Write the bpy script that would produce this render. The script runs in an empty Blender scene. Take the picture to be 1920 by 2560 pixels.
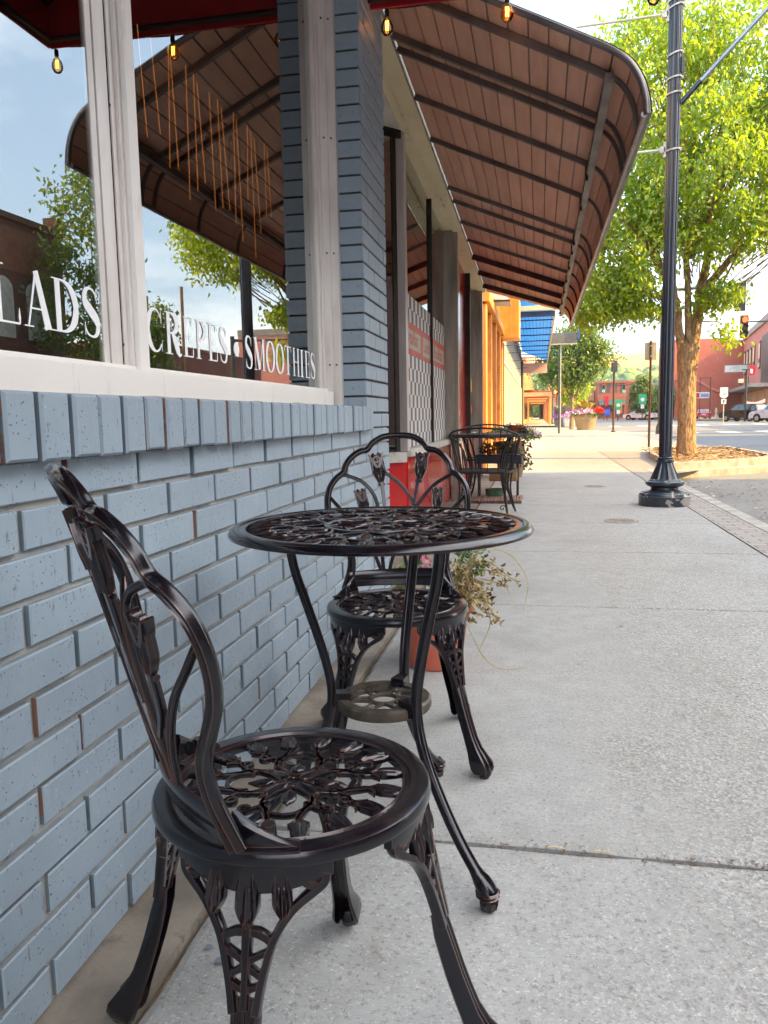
import bpy, bmesh, math, random
import numpy as np
from mathutils import Vector, Matrix, noise as mn
random.seed(7); RNG=np.random.default_rng(11)
PI=math.pi
sc=bpy.context.scene
COL=sc.collection
V=Vector
def lin(c):
    return c/12.92 if c<=.04045 else ((c+.055)/1.055)**2.4
def S(h):
    h=h.lstrip('#'); return tuple(lin(int(h[i:i+2],16)/255) for i in (0,2,4))
def c4(c): return (c[0],c[1],c[2],1.0)
# ---------------------------------------------------------------- materials
class NT:
    def __init__(s,name):
        s.m=bpy.data.materials.new(name); s.m.use_nodes=True
        s.t=s.m.node_tree; s.b=s.t.nodes['Principled BSDF']; s.out=s.t.nodes['Material Output']
    def n(s,ty,**k):
        x=s.t.nodes.new(ty)
        for a,b in k.items():
            if a in x.inputs: x.inputs[a].default_value=b
            else: setattr(x,a,b)
        return x
    def l(s,a,b): s.t.links.new(a,b)
    def coord(s,scale=(1,1,1),kind='Object'):
        c=s.n('ShaderNodeTexCoord'); m=s.n('ShaderNodeMapping'); m.inputs['Scale'].default_value=scale
        s.l(c.outputs[kind],m.inputs['Vector']); return m.outputs[0]
    def noise(s,vec,scale=5,detail=4,rough=.55,dist=0):
        x=s.n('ShaderNodeTexNoise',Scale=scale,Detail=detail,Roughness=rough,Distortion=dist); s.l(vec,x.inputs['Vector']); return x.outputs['Fac']
    def vor(s,vec,scale=5,feature='F1',out='Distance'):
        x=s.n('ShaderNodeTexVoronoi',Scale=scale); x.feature=feature; s.l(vec,x.inputs['Vector']); return x.outputs[out]
    def ramp(s,fac,stops,interp='LINEAR'):
        r=s.n('ShaderNodeValToRGB'); r.color_ramp.interpolation=interp
        e=r.color_ramp.elements
        while len(e)<len(stops): e.new(.5)
        for i,(p,c) in enumerate(stops):
            e[i].position=p; e[i].color=c4(c) if isinstance(c,tuple) else (c,c,c,1)
        s.l(fac,r.inputs[0]); return r.outputs[0]
    def mix(s,f,a,b,mode='MIX'):
        x=s.n('ShaderNodeMix'); x.data_type='RGBA'; x.blend_type=mode
        for i,v in ((0,f),(6,a),(7,b)):
            if isinstance(v,(int,float)): x.inputs[i].default_value=v if i==0 else (v,v,v,1)
            elif isinstance(v,tuple): x.inputs[i].default_value=c4(v)
            else: s.l(v,x.inputs[i])
        return x.outputs[2]
    def math(s,op,a,b=0.5):
        x=s.n('ShaderNodeMath'); x.operation=op
        for i,v in ((0,a),(1,b)):
            if isinstance(v,(int,float)): x.inputs[i].default_value=v
            else: s.l(v,x.inputs[i])
        return x.outputs[0]
    def bump(s,h,strength=.3,dist=.01,prev=None):
        x=s.n('ShaderNodeBump',Strength=strength,Distance=dist); s.l(h,x.inputs['Height'])
        if prev is not None: s.l(prev,x.inputs['Normal'])
        return x.outputs[0]
    def set(s,**k):
        al={'color':'Base Color','rough':'Roughness','metal':'Metallic','normal':'Normal','alpha':'Alpha','coat':'Coat Weight','coatr':'Coat Roughness','spec':'Specular IOR Level','emit':'Emission Color','es':'Emission Strength','sss':'Subsurface Weight'}
        for a,v in k.items():
            i=s.b.inputs[al[a]]
            if isinstance(v,(int,float)): i.default_value=v
            elif isinstance(v,tuple): i.default_value=c4(v)
            else: s.l(v,i)
        return s.m
MATS={}
def pm(name,c1,c2=None,scale=4,rough=.6,metal=0,bump=.15,bscale=30,bdist=.004,coat=0,spec=.5,dirt=None,stretch=(1,1,1),var=None):
    """painted / stone / cloth surface: two tones by noise, fine bump, optional dirt"""
    if name in MATS: return MATS[name]
    t=NT(name); v=t.coord(stretch)
    c2=c2 or tuple(x*.72 for x in c1)
    f=t.noise(v,scale,5); col=t.mix(t.ramp(f,[(.35,0.),(.65,1.)]),c1,c2)
    if dirt:
        g=t.noise(v,scale*2.7,8,.7); col=t.mix(t.ramp(g,[(.58,0.),(.72,.8)]),col,dirt)
    n=t.bump(t.noise(v,bscale,5,.6),bump,bdist)
    rr=t.math('ADD',t.math('MULTIPLY',f,.2),rough-.1)
    MATS[name]=t.set(color=col,rough=rr,metal=metal,normal=n,coat=coat,spec=spec); return MATS[name]
def emat(name,c,s):
    if name in MATS: return MATS[name]
    t=NT(name); MATS[name]=t.set(color=c,emit=c,es=s,rough=.4); return MATS[name]
# ---------------------------------------------------------------- geometry
class B:
    def __init__(s): s.b=bmesh.new()
    def face(s,vs,mi=0):
        try:
            f=s.b.faces.new(vs); f.material_index=mi; return f
        except ValueError: return None
    def poly(s,pts,mi=0): return s.face([s.b.verts.new(p) for p in pts],mi)
    def hexa(s,p,mi=0,mis=None):
        v=[s.b.verts.new(q) for q in p]
        for k,q in enumerate(((0,3,2,1),(4,5,6,7),(0,1,5,4),(1,2,6,5),(2,3,7,6),(3,0,4,7))):
            s.face([v[i] for i in q],mi if mis is None else mis[k])
    def box(s,x0,x1,y0,y1,z0,z1,mi=0,mis=None):
        s.hexa([(x0,y0,z0),(x1,y0,z0),(x1,y1,z0),(x0,y1,z0),(x0,y0,z1),(x1,y0,z1),(x1,y1,z1),(x0,y1,z1)],mi,mis)
    def cbox(s,x0,x1,y0,y1,z0,z1,ch=.004,mi=0,jit=0):
        """box with a chamfered edge"""
        j=lambda: random.uniform(-jit,jit)
        x0+=j();x1+=j();y0+=j();y1+=j();z0+=j();z1+=j()
        tmp=bmesh.new(); r=bmesh.ops.create_cube(tmp,size=1)
        for v in tmp.verts: v.co=V(((x0+x1)/2+v.co.x*(x1-x0),(y0+y1)/2+v.co.y*(y1-y0),(z0+z1)/2+v.co.z*(z1-z0)))
        bmesh.ops.bevel(tmp,geom=list(tmp.edges),offset=ch,segments=1,affect='EDGES')
        s.add(tmp,mi); tmp.free()
    def add(s,o,mi=None):
        m={v:s.b.verts.new(v.co) for v in o.verts}
        for f in o.faces:
            s.face([m[v] for v in f.verts],f.material_index if mi is None else mi)
    def ring(s,pts): return [s.b.verts.new(p) for p in pts]
    def bridge(s,a,b,mi=0):
        n=len(a)
        for i in range(n): s.face([a[i],a[(i+1)%n],b[(i+1)%n],b[i]],mi)
    def tube(s,pts,rad,n=8,mi=0,cap=True):
        pts=[V(p) for p in pts]; N=len(pts)
        if not hasattr(rad,'__len__'): rad=[rad]*N
        up=None; prev=None
        for i in range(N):
            t=(pts[min(i+1,N-1)]-pts[max(i-1,0)])
            if t.length<1e-9: t=V((0,0,1))
            t.normalize()
            if up is None: up=t.orthogonal().normalized()
            up=(up-t*up.dot(t))
            if up.length<1e-6: up=t.orthogonal()
            up.normalize(); sd=t.cross(up)
            r=s.ring([pts[i]+(up*math.cos(a)+sd*math.sin(a))*rad[i] for a in [2*PI*k/n for k in range(n)]])
            if prev: s.bridge(prev,r,mi)
            elif cap: s.face(list(reversed(r)),mi)
            prev=r
        if cap: s.face(prev,mi)
    def sweep(s,pts,ups,w,th,prof,mi=0,cap=True):
        """profile (a,b in -1..1) swept; a across (width), b along the up normal (thickness)"""
        pts=[V(p) for p in pts]; N=len(pts)
        if isinstance(ups,(tuple,Vector)): ups=[V(ups)]*N
        if not hasattr(w,'__len__'): w=[w]*N
        if not hasattr(th,'__len__'): th=[th]*N
        prev=None
        for i in range(N):
            t=pts[min(i+1,N-1)]-pts[max(i-1,0)]
            if t.length<1e-9: continue
            t.normalize(); u=V(ups[i]); u=(u-t*u.dot(t)).normalized(); sd=t.cross(u)
            r=s.ring([pts[i]+sd*(a*w[i]/2)+u*(b*th[i]/2) for a,b in prof])
            if prev: s.bridge(prev,r,mi)
            elif cap: s.face(list(reversed(r)),mi)
            prev=r
        if cap and prev: s.face(prev,mi)
    def loop(s,pts,ups,w,th,prof,mi=0):
        """closed sweep"""
        pts=[V(p) for p in pts]; N=len(pts); rs=[]
        if isinstance(ups,(tuple,Vector)): ups=[V(ups)]*N
        for i in range(N):
            t=(pts[(i+1)%N]-pts[i-1]).normalized(); u=V(ups[i]); u=(u-t*u.dot(t)).normalized(); sd=t.cross(u)
            rs.append(s.ring([pts[i]+sd*(a*w/2)+u*(b*th/2) for a,b in prof]))
        for i in range(N): s.bridge(rs[i-1],rs[i],mi)
    def lathe(s,prof,n=32,c=(0,0,0),mi=0,flute=None,cap=True):
        prev=None
        for k,(r,z) in enumerate(prof):
            pts=[]
            for i in range(n):
                a=2*PI*i/n; rr=r
                if flute and flute[0]<=k<=flute[1]: rr=r*(1-flute[2]*(1 if i%flute[3]==0 else 0))
                pts.append((c[0]+rr*math.cos(a),c[1]+rr*math.sin(a),c[2]+z))
            q=s.ring(pts)
            if prev: s.bridge(prev,q,mi)
            elif cap: s.face(list(reversed(q)),mi)
            prev=q
        if cap: s.face(prev,mi)
    def torus(s,R,prof,n=48,c=(0,0,0),mi=0):
        """closed (r,z) profile revolved"""
        rs=[]
        for i in range(n):
            a=2*PI*i/n
            rs.append(s.ring([(c[0]+r*math.cos(a),c[1]+r*math.sin(a),c[2]+z) for r,z in prof]))
        for i in range(n): s.bridge(rs[i-1],rs[i],mi)
    def prism(s,poly,axis,a,b,mi=0):
        """2-D polygon extruded: axis 'x' poly in (y,z); 'y' poly in (x,z); 'z' poly in (x,y)"""
        f={'x':lambda p,q:(q,p[0],p[1]),'y':lambda p,q:(p[0],q,p[1]),'z':lambda p,q:(p[0],p[1],q)}[axis]
        A=s.ring([f(p,a) for p in poly]); Bq=s.ring([f(p,b) for p in poly])
        s.bridge(A,Bq,mi); s.face(list(reversed(A)),mi); s.face(Bq,mi)
    def leafpad(s,base,tip,nrm,L,w,h,ridges=3,mi=0,wp=None):
        """tulip bud: closed pad with ridged top"""
        base=V(base); d=(V(tip)-base).normalized(); nrm=(V(nrm)-d*V(nrm).dot(d)).normalized(); sd=d.cross(nrm)
        nu,nv=9,13; top=[];bot=[]
        wp=wp or (lambda t: .30+.95*math.sin(min(1,t*1.25)*PI*.62)**1.0*(1-.45*max(0,t-.62)/.38))
        for i in range(nu):
            t=i/(nu-1); ww=w/2*min(1,wp(t)); a=[];b=[]
            for j in range(nv):
                q=-1+2*j/(nv-1)
                tt=t+(.10*abs(math.sin(q*PI*1.0)) if i==nu-1 else 0)
                z=h*(.35+.65*math.sqrt(max(0,1-q*q*.9)))*(.55+.45*math.sin(PI*min(1,t*.8+.2)))
                z+=h*.28*math.cos(q*PI*ridges+ t*2.2*(1 if q>0 else -1))
                p=base+d*(tt*L)+sd*(q*ww)
                a.append(s.b.verts.new(p+nrm*z)); b.append(s.b.verts.new(p-nrm*h*.5))
            top.append(a);bot.append(b)
        for i in range(nu-1):
            for j in range(nv-1):
                s.face([top[i][j],top[i][j+1],top[i+1][j+1],top[i+1][j]],mi)
                s.face([bot[i][j],bot[i+1][j],bot[i+1][j+1],bot[i][j+1]],mi)
            for j in (0,nv-1): s.face([top[i][j],top[i+1][j],bot[i+1][j],bot[i][j]],mi)
        for i in (0,nu-1):
            for j in range(nv-1): s.face([top[i][j],top[i][j+1],bot[i][j+1],bot[i][j]],mi)
    def obj(s,name,mats,parent=None,smooth=None,label=None,loc=None):
        bmesh.ops.recalc_face_normals(s.b,faces=list(s.b.faces))
        me=bpy.data.meshes.new(name); s.b.to_mesh(me); s.b.free()
        return mk(name,me,mats,parent,smooth,label)
def mk(name,me,mats,parent=None,smooth=None,label=None):
    if not isinstance(mats,(list,tuple)): mats=[mats]
    for m in mats: me.materials.append(m)
    if smooth is not None:
        me.polygons.foreach_set('use_smooth',[True]*len(me.polygons))
        if smooth<179: me.set_sharp_from_angle(angle=math.radians(smooth))
    o=bpy.data.objects.new(name,me); COL.objects.link(o)
    if parent: o.parent=parent
    if label: o['label']=label
    return o
def thing(name,label,cat,loc=(0,0,0),rz=0,group=None):
    o=bpy.data.objects.new(name,None); COL.objects.link(o); o.location=loc; o.rotation_euler=(0,0,rz); o.empty_display_size=.2
    o['label']=label; o['category']=cat
    if group: o['group']=group
    return o
def tag(o,label,cat,group=None):
    o['label']=label; o['category']=cat
    if group: o['group']=group
    return o
def struct(o): o['kind']='structure'; return o
def kids(o): return [c for c in bpy.data.objects if c.parent==o]
def dup(root,loc,rz=None,label=None):
    tree={}
    for c in bpy.data.objects:
        if c.parent: tree.setdefault(c.parent.name,[]).append(c)
    def cp(o,par):
        c=o.copy(); COL.objects.link(c); c.parent=par
        for k in tree.get(o.name,[]): cp(k,c)
        return c
    r=cp(root,None); r.location=loc
    if rz is not None: r.rotation_euler=(0,0,rz)
    if label: r['label']=label
    return r
def cr(pts,n=6):
    """catmull-rom through points of any dimension"""
    P=[np.array(p,float) for p in pts]; out=[]
    for i in range(len(P)-1):
        p0=P[i-1] if i>0 else 2*P[0]-P[1]; p1=P[i];p2=P[i+1]; p3=P[i+2] if i+2<len(P) else 2*P[-1]-P[-2]
        for k in range(n):
            t=k/n; out.append(.5*((2*p1)+(-p0+p2)*t+(2*p0-5*p1+4*p2-p3)*t*t+(-p0+3*p1-3*p2+p3)*t**3))
    out.append(P[-1]); return out
BAR=[(-1,-1),(1,-1),(1,.35),(.72,1),(-.72,1),(-1,.35)]
BAR2=[(-.75,-1),(.75,-1),(1,-.4),(1,.4),(.75,1),(-.75,1),(-1,.4),(-1,-.4)]
RIB=[(-.9,-1),(.9,-1),(1,-.3),(1,.35),(.82,.85),(.58,1),(.4,.6),(.25,.45),(-.25,.45),(-.4,.6),(-.58,1),(-.82,.85),(-1,.35),(-1,-.3)]
RIB2=RIB[4:-3] and [(-.8,-.55),(-.58,-1),(-.4,-.6),(-.2,-.45),(.2,-.45),(.4,-.6),(.58,-1),(.8,-.55),(1,-.2),(1,.2),(.82,.75),(.58,1),(.4,.65),(.2,.5),(-.2,.5),(-.4,.65),(-.58,1),(-.82,.75),(-1,.2),(-1,-.2)]
CIRC=[(math.cos(a),math.sin(a)) for a in [2*PI*k/10 for k in range(10)]]
def text(s,mat,loc,size,parent=None,rot=(PI/2,0,0),ext=.002,sx=1):
    cu=bpy.data.curves.new('lettering','FONT'); cu.body=s; cu.size=size; cu.align_x='CENTER'; cu.align_y='CENTER'; cu.extrude=ext
    o=bpy.data.objects.new('tmp',cu); COL.objects.link(o)
    dg=bpy.context.evaluated_depsgraph_get(); me=bpy.data.meshes.new_from_object(o.evaluated_get(dg))
    bpy.data.objects.remove(o); bpy.data.curves.remove(cu)
    me.transform(Matrix.Translation(V(loc))@ __import__('mathutils').Euler(rot).to_matrix().to_4x4()@Matrix.Diagonal((sx,1,1,1)))
    return mk('lettering',me,mat,parent)
# ---------------------------------------------------------------- camera
cd=bpy.data.cameras.new('camera'); cam=bpy.data.objects.new('camera',cd); COL.objects.link(cam)
CF=1965.
_dy=V((388,244,CF)).normalized(); _a=15700.; _c=-(388*-297+244*_a)/CF; _dz=V((-297,_a,_c)).normalized()
_dx=_dy.cross(_dz)
if _dx.x<0: _dx=-_dx
# rows = world axes in camera coords (x right, y up, z forward)
Mw=Matrix((( _dx.x,_dx.y,-_dx.z),(_dy.x,_dy.y,-_dy.z),(_dz.x,_dz.y,-_dz.z)))
CH=.95
cam.matrix_world=Matrix.Translation((0,0,CH))@Mw.to_4x4()
cd.sensor_fit='VERTICAL'; cd.sensor_height=36; cd.lens=CF/2560*36; cd.clip_start=.02; cd.clip_end=6000
sc.camera=cam
sc.render.resolution_x=768; sc.render.resolution_y=1024
# ---------------------------------------------------------------- light
EL=math.radians(31); SUN=V((1,-.15,0)).normalized()*math.cos(EL)+V((0,0,math.sin(EL)))
sd=bpy.data.lights.new('sun','SUN'); sd.energy=5.0; sd.angle=math.radians(.5); sd.color=(1,.66,.18)
so=bpy.data.objects.new('sun',sd); COL.objects.link(so); so.rotation_euler=SUN.to_track_quat('Z','Y').to_euler()
w=bpy.data.worlds.new('World'); sc.world=w; w.use_nodes=True; nt=w.node_tree
bg=nt.nodes['Background']; sky=nt.nodes.new('ShaderNodeTexSky'); sky.sky_type='NISHITA'; sky.sun_disc=False
sky.sun_elevation=EL; sky.sun_rotation=math.atan2(SUN.x,SUN.y); sky.altitude=100; sky.air_density=1.0; sky.dust_density=2.2; sky.ozone_density=1.0
# clouds low in the sky
tc=nt.nodes.new('ShaderNodeTexCoord'); mp=nt.nodes.new('ShaderNodeMapping'); mp.inputs['Scale'].default_value=(1,1,2.6)
nz=nt.nodes.new('ShaderNodeTexNoise'); nz.inputs['Scale'].default_value=2.3; nz.inputs['Detail'].default_value=9; nz.inputs['Roughness'].default_value=.58
rp=nt.nodes.new('ShaderNodeValToRGB'); rp.color_ramp.elements[0].position=.47; rp.color_ramp.elements[1].position=.66
sep=nt.nodes.new('ShaderNodeSeparateXYZ'); rz=nt.nodes.new('ShaderNodeValToRGB')
rz.color_ramp.elements[0].position=.02; rz.color_ramp.elements[0].color=(1,1,1,1); rz.color_ramp.elements[1].position=.42; rz.color_ramp.elements[1].color=(0,0,0,1)
mu=nt.nodes.new('ShaderNodeMath'); mu.operation='MULTIPLY'; mx=nt.nodes.new('ShaderNodeMix'); mx.data_type='RGBA'
L=nt.links.new
L(tc.outputs['Generated'],mp.inputs[0]); L(mp.outputs[0],nz.inputs['Vector']); L(nz.outputs['Fac'],rp.inputs[0])
L(tc.outputs['Generated'],sep.inputs[0]); L(sep.outputs[2],rz.inputs[0]); L(rp.outputs[0],mu.inputs[0]); L(rz.outputs[0],mu.inputs[1])
mv=nt.nodes.new('ShaderNodeMix'); mv.data_type='RGBA'; mv.inputs[0].default_value=.5; L(sky.outputs[0],mv.inputs[6]); mv.inputs[7].default_value=(3.3,4.7,6.2,1)
L(mu.outputs[0],mx.inputs[0]); L(mv.outputs[2],mx.inputs[6]); mx.inputs[7].default_value=(11,10.5,10,1)
# bright cloud bank added out of view above the street to lift the shade
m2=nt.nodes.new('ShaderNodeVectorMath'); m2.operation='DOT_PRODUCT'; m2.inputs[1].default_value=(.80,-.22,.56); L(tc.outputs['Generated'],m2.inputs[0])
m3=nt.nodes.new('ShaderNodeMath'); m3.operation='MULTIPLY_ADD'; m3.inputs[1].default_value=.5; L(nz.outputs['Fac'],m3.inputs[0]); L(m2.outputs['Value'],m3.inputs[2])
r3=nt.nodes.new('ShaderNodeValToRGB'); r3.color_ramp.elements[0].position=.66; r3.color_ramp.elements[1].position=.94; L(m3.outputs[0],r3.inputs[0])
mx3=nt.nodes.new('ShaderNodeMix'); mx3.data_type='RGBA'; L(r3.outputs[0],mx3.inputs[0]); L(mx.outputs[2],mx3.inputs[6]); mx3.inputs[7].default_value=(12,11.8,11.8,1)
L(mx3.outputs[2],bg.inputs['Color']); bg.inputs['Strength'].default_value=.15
sc.view_settings.view_transform='Standard'; sc.view_settings.look='None'; sc.view_settings.gamma=1; sc.view_settings.exposure=1.68
sc.render.engine='CYCLES'
# ================================================================ materials of the setting
def concrete():
    t=NT('concrete'); v=t.coord()
    sx=t.n('ShaderNodeSeparateXYZ'); t.l(v,sx.inputs[0])
    big=t.noise(v,1.3,6,.6); med=t.noise(v,9,6,.65)
    # worn zone: exposed aggregate away from the wall, ragged edge
    e=t.math('ADD',sx.outputs[0],t.math('MULTIPLY',t.math('SUBTRACT',big,.5),1.6))
    worn=t.ramp(e,[(.0,0.),(.42,1.)])
    near=t.ramp(t.math('ADD',e,t.math('MULTIPLY',t.math('SUBTRACT',med,.5),.6)),[(.30,0.),(.62,1.)])
    base=t.mix(t.ramp(med,[(.3,0.),(.7,1.)]),S('#A4A6A6'),S('#919394'))
    base=t.mix(t.ramp(big,[(.35,.55),(.5,.0)]),base,S('#7C7C7A'))
    # fine grit, aggregate
    g1=t.n('ShaderNodeTexVoronoi',Scale=150.0); g1.feature='F1'; t.l(v,g1.inputs['Vector'])
    agg=t.n('ShaderNodeTexVoronoi',Scale=105.0); t.l(v,agg.inputs['Vector'])
    hsv=t.n('ShaderNodeSeparateColor'); t.l(agg.outputs['Color'],hsv.inputs[0])
    stone=t.ramp(hsv.outputs[0],[(0,S('#4A4948')),(.25,S('#807C76')),(.5,S('#AFACA6')),(.75,S('#666C70')),(1,S('#988370'))])
    pit=t.ramp(t.noise(v,170,3,.7),[(.36,0.),(.5,1.)])
    wcol=t.mix(.46,base,stone); wcol=t.mix(t.math('MULTIPLY',t.math('SUBTRACT',1.0,pit),.55),wcol,S('#5B5956'))
    wcol2=t.mix(.7,base,stone)
    # brushed streaks on the clean part
    st=t.noise(t.coord((3,150,1)),2.2,4,.6)
    ccol=t.mix(t.ramp(st,[(.40,.22),(.62,0.)]),base,S('#7C7871'))
    col=t.mix(worn,ccol,wcol); col=t.mix(near,col,t.mix(t.ramp(sx.outputs[1],[(0.0,.75),(1.0,.25)]),wcol,wcol2))
    gi=t.n('ShaderNodeNewGeometry'); col=t.mix(t.math('MULTIPLY',gi.outputs['Random Per Island'],.30),col,S('#85817A'))
    # spots, gum, stains
    sp=t.vor(v,3.1); col=t.mix(t.ramp(sp,[(.045,.5),(.06,0.)]),col,S('#6E7377'))
    fs=t.ramp(t.noise(v,95,4,.8),[(.36,.6),(.47,0.)]); col=t.mix(fs,col,S('#5E5A56')); ls=t.ramp(t.noise(v,150,3,.7),[(.58,0.),(.68,.45)]); col=t.mix(ls,col,S('#D2D0CA'))
    bl=t.ramp(t.noise(v,2.4,6,.7,.8),[(.60,0.),(.70,.28)]); col=t.mix(bl,col,S('#6F6A64'))
    stn=t.noise(v,.7,3,.5,1.2); col=t.mix(t.ramp(stn,[(.60,0.),(.75,.35)]),col,S('#77716A'))
    h1=t.math('MULTIPLY',st,t.math('MULTIPLY',t.math('SUBTRACT',1.0,worn),.35))
    h2=t.math('MULTIPLY',t.math('ADD',agg.outputs['Distance'],t.noise(v,170,3,.7)),worn)
    h3=t.math('MULTIPLY',t.math('MULTIPLY',agg.outputs['Distance'],1.6),near)
    n=t.bump(t.math('ADD',h1,t.math('ADD',h2,h3)),.42,.004)
    return t.set(color=col,rough=.86,normal=n,spec=.35)
M_conc=concrete()
def asphalt(name,c,c2,sc_=60):
    t=NT(name); v=t.coord(); a=t.noise(v,sc_,4,.7); b=t.noise(v,.5,5,.6)
    col=t.mix(t.ramp(a,[(.35,0.),(.68,1.)]),c,c2); col=t.mix(t.ramp(b,[(.3,.35),(.7,0.)]),col,tuple(x*1.5 for x in c2))
    return t.set(color=col,rough=.8,normal=t.bump(a,.6,.006),spec=.4)
M_asph=asphalt('asphalt',S('#3F4043'),S('#66686B')); M_asph2=asphalt('asphalt_light',S('#4A4948'),S('#77736E'))
M_mortarstrip=pm('base_strip',S('#8F877C'),S('#6F685F'),6,.9,bump=.6,bscale=55,bdist=.006,dirt=S('#57504A'))
M_paver=None
def paver():
    t=NT('paver_brick'); c=t.coord((1,1,1)); br=t.n('ShaderNodeTexBrick',Scale=1.0); br.offset=.5
    br.inputs['Color1'].default_value=c4(S('#7F7974')); br.inputs['Color2'].default_value=c4(S('#918A84')); br.inputs['Mortar'].default_value=c4(S('#5A534E'))
    br.inputs['Mortar Size'].default_value=.006; br.inputs['Brick Width'].default_value=.2; br.inputs['Row Height'].default_value=.1; br.inputs['Scale'].default_value=1
    t.l(c,br.inputs['Vector']); g=t.noise(c,90,4,.7)
    col=t.mix(t.ramp(g,[(.35,.35),(.6,0.)]),br.outputs['Color'],S('#6B625C'))
    return t.set(color=col,rough=.9,normal=t.bump(t.math('SUBTRACT',t.math('MULTIPLY',g,.4),br.outputs['Fac']),.5,.004))
M_paver=paver()
M_curb=pm('curb_concrete',S('#9A958C'),S('#7C7770'),5,.9,bump=.4,bscale=60,bdist=.004,dirt=S('#5F5A54'))
M_paint=pm('road_paint',S('#D8D8D2'),S('#B5B4AE'),8,.7,dirt=S('#8A8985'))
M_soil=pm('mulch',S('#A08A6C'),S('#7A664C'),14,.95,bump=.8,bscale=60,bdist=.02)
# ---------------------------------------------------------------- sidewalk slabs (real joints)
JY=[-.6,1.67,3.93,5.53,7.02,8.44,10.35,12.3,14.2,16.1,18.0,19.9,21.8,23.7,25.6,27.5,29.4,31.3,33.2,35.1,37,39,41]
b=B()
def slab(x0,x1,y0,y1,g=.006,z=0.0,rough_=.0035,dz=0):
    """slab with ragged chamfered edges"""
    step=.06 if y0<7 else .6
    nx=max(2,int((x1-x0)/step)); ny=max(2,int((y1-y0)/step)) if y0<7 else 2
    per=[(x0+(x1-x0)*i/nx,y0) for i in range(nx)]+[(x1,y0+(y1-y0)*i/ny) for i in range(ny)]+[(x1-(x1-x0)*i/nx,y1) for i in range(nx)]+[(x0,y1-(y1-y0)*i/ny) for i in range(ny)]
    cx,cy=(x0+x1)/2,(y0+y1)/2
    def ins(p,d,j):
        k=mn.noise(V((p[0]*14,p[1]*14,3)))*j*1.6
        x=min(max(p[0],x0+d+k),x1-d-k); y=min(max(p[1],y0+d+k),y1-d-k); return x,y
    lo=b.ring([(*ins(p,g*.5,rough_),z-.05) for p in per]); mid=b.ring([(*ins(p,g*.6,rough_),z-.008) for p in per]); hi=b.ring([(*ins(p,g*1.9,rough_),z+dz) for p in per])
    b.bridge(lo,mid); b.bridge(mid,hi); b.face(hi)
for i in range(len(JY)-1):
    slab(-.632,1.47,JY[i],JY[i+1],g=.011 if i<2 else .007, rough_=.006 if i<2 else .003,dz=-.004 if i==0 else 0)
struct(b.obj('sidewalk',M_conc,smooth=None))
b=B(); b.poly([(-3,-3,-.03),(1.6,-3,-.03),(1.6,41,-.03),(-3,41,-.03)])
b.poly([(-3,-3,-.0005),(-3,-3,-.0005),(-3,-3,-.0005)]) if 0 else None
struct(b.obj('sidewalk_bed',M_soil))
b=B()
n=60
for i in range(n):                                            # strip of old mortar along the wall foot
    y0=-.6+i*(16.6/n); y1=y0+16.6/n
    h0=.012; h1=.012
    e0=-.643+.006*mn.noise(V((5,y0*9,0))); e1=-.643+.006*mn.noise(V((5,y1*9,0)))
    b.poly([(-1.6,y0,h0),(e0,y0,.001),(e1,y1,.001),(-1.6,y1,h1)]); b.poly([(e0,y0,.001),(e0,y0,-.04),(e1,y1,-.04),(e1,y1,.001)])
struct(b.obj('wall_foot_strip',M_mortarstrip,smooth=60))
# pavers, curb, bulb-out
b=B(); b.poly([(1.472,-.6,.0),(1.755,-.6,.0),(1.755,12.9,.0),(1.472,12.9,.0)]); b.poly([(1.472,-.6,.0),(1.472,-.6,-.05),(1.472,12.9,-.05),(1.472,12.9,.0)])
b.poly([(1.472,12.9,0),(2.15,12.9,0),(2.6,13.6,0),(2.6,20.5,0),(1.472,20.5,0)])
struct(b.obj('paver_strip',M_paver))
edge=[(1.9,-3),(1.9,12.7),(2.05,13.25),(3.75,14.55),(4.25,15.3),(4.55,17),(4.6,20),(4.6,31),(5.6,34),(5.6,38),(4.6,41),(3.3,45),(2.2,47.9),(-1,49.3),(-3,49.6)]
ed=[tuple(p) for p in cr(edge,4)]
def off(P,d):
    out=[]
    for i in range(len(P)):
        t=V((*P[min(i+1,len(P)-1)],0))-V((*P[max(i-1,0)],0)); t.normalize(); out.append((P[i][0]-t.y*d,P[i][1]+t.x*d))
    return out
inn=off(ed,.14)
b=B()
for i in range(len(ed)-1):
    a,c,ai,ci=ed[i],ed[i+1],inn[i],inn[i+1]
    am=(a[0]*.9+ai[0]*.1,a[1]*.9+ai[1]*.1); cm=(c[0]*.9+ci[0]*.1,c[1]*.9+ci[1]*.1)
    b.poly([(*a,-.2),(*c,-.2),(*c,-.012),(*a,-.012)]); b.poly([(*a,-.012),(*c,-.012),(*cm,.004),(*am,.004)]); b.poly([(*am,.004),(*cm,.004),(*ci,.004),(*ai,.004)]); b.poly([(*ai,.004),(*ci,.004),(*ci,-.06),(*ai,-.06)])
struct(b.obj('curb',M_curb,smooth=40))
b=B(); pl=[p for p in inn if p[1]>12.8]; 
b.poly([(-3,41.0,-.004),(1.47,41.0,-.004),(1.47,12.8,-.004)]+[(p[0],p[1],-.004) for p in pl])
struct(b.obj('sidewalk_corner',pm('concrete_far',S('#A39A88'),S('#8F8675'),3,.88,bump=.4,bscale=80)))
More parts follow.
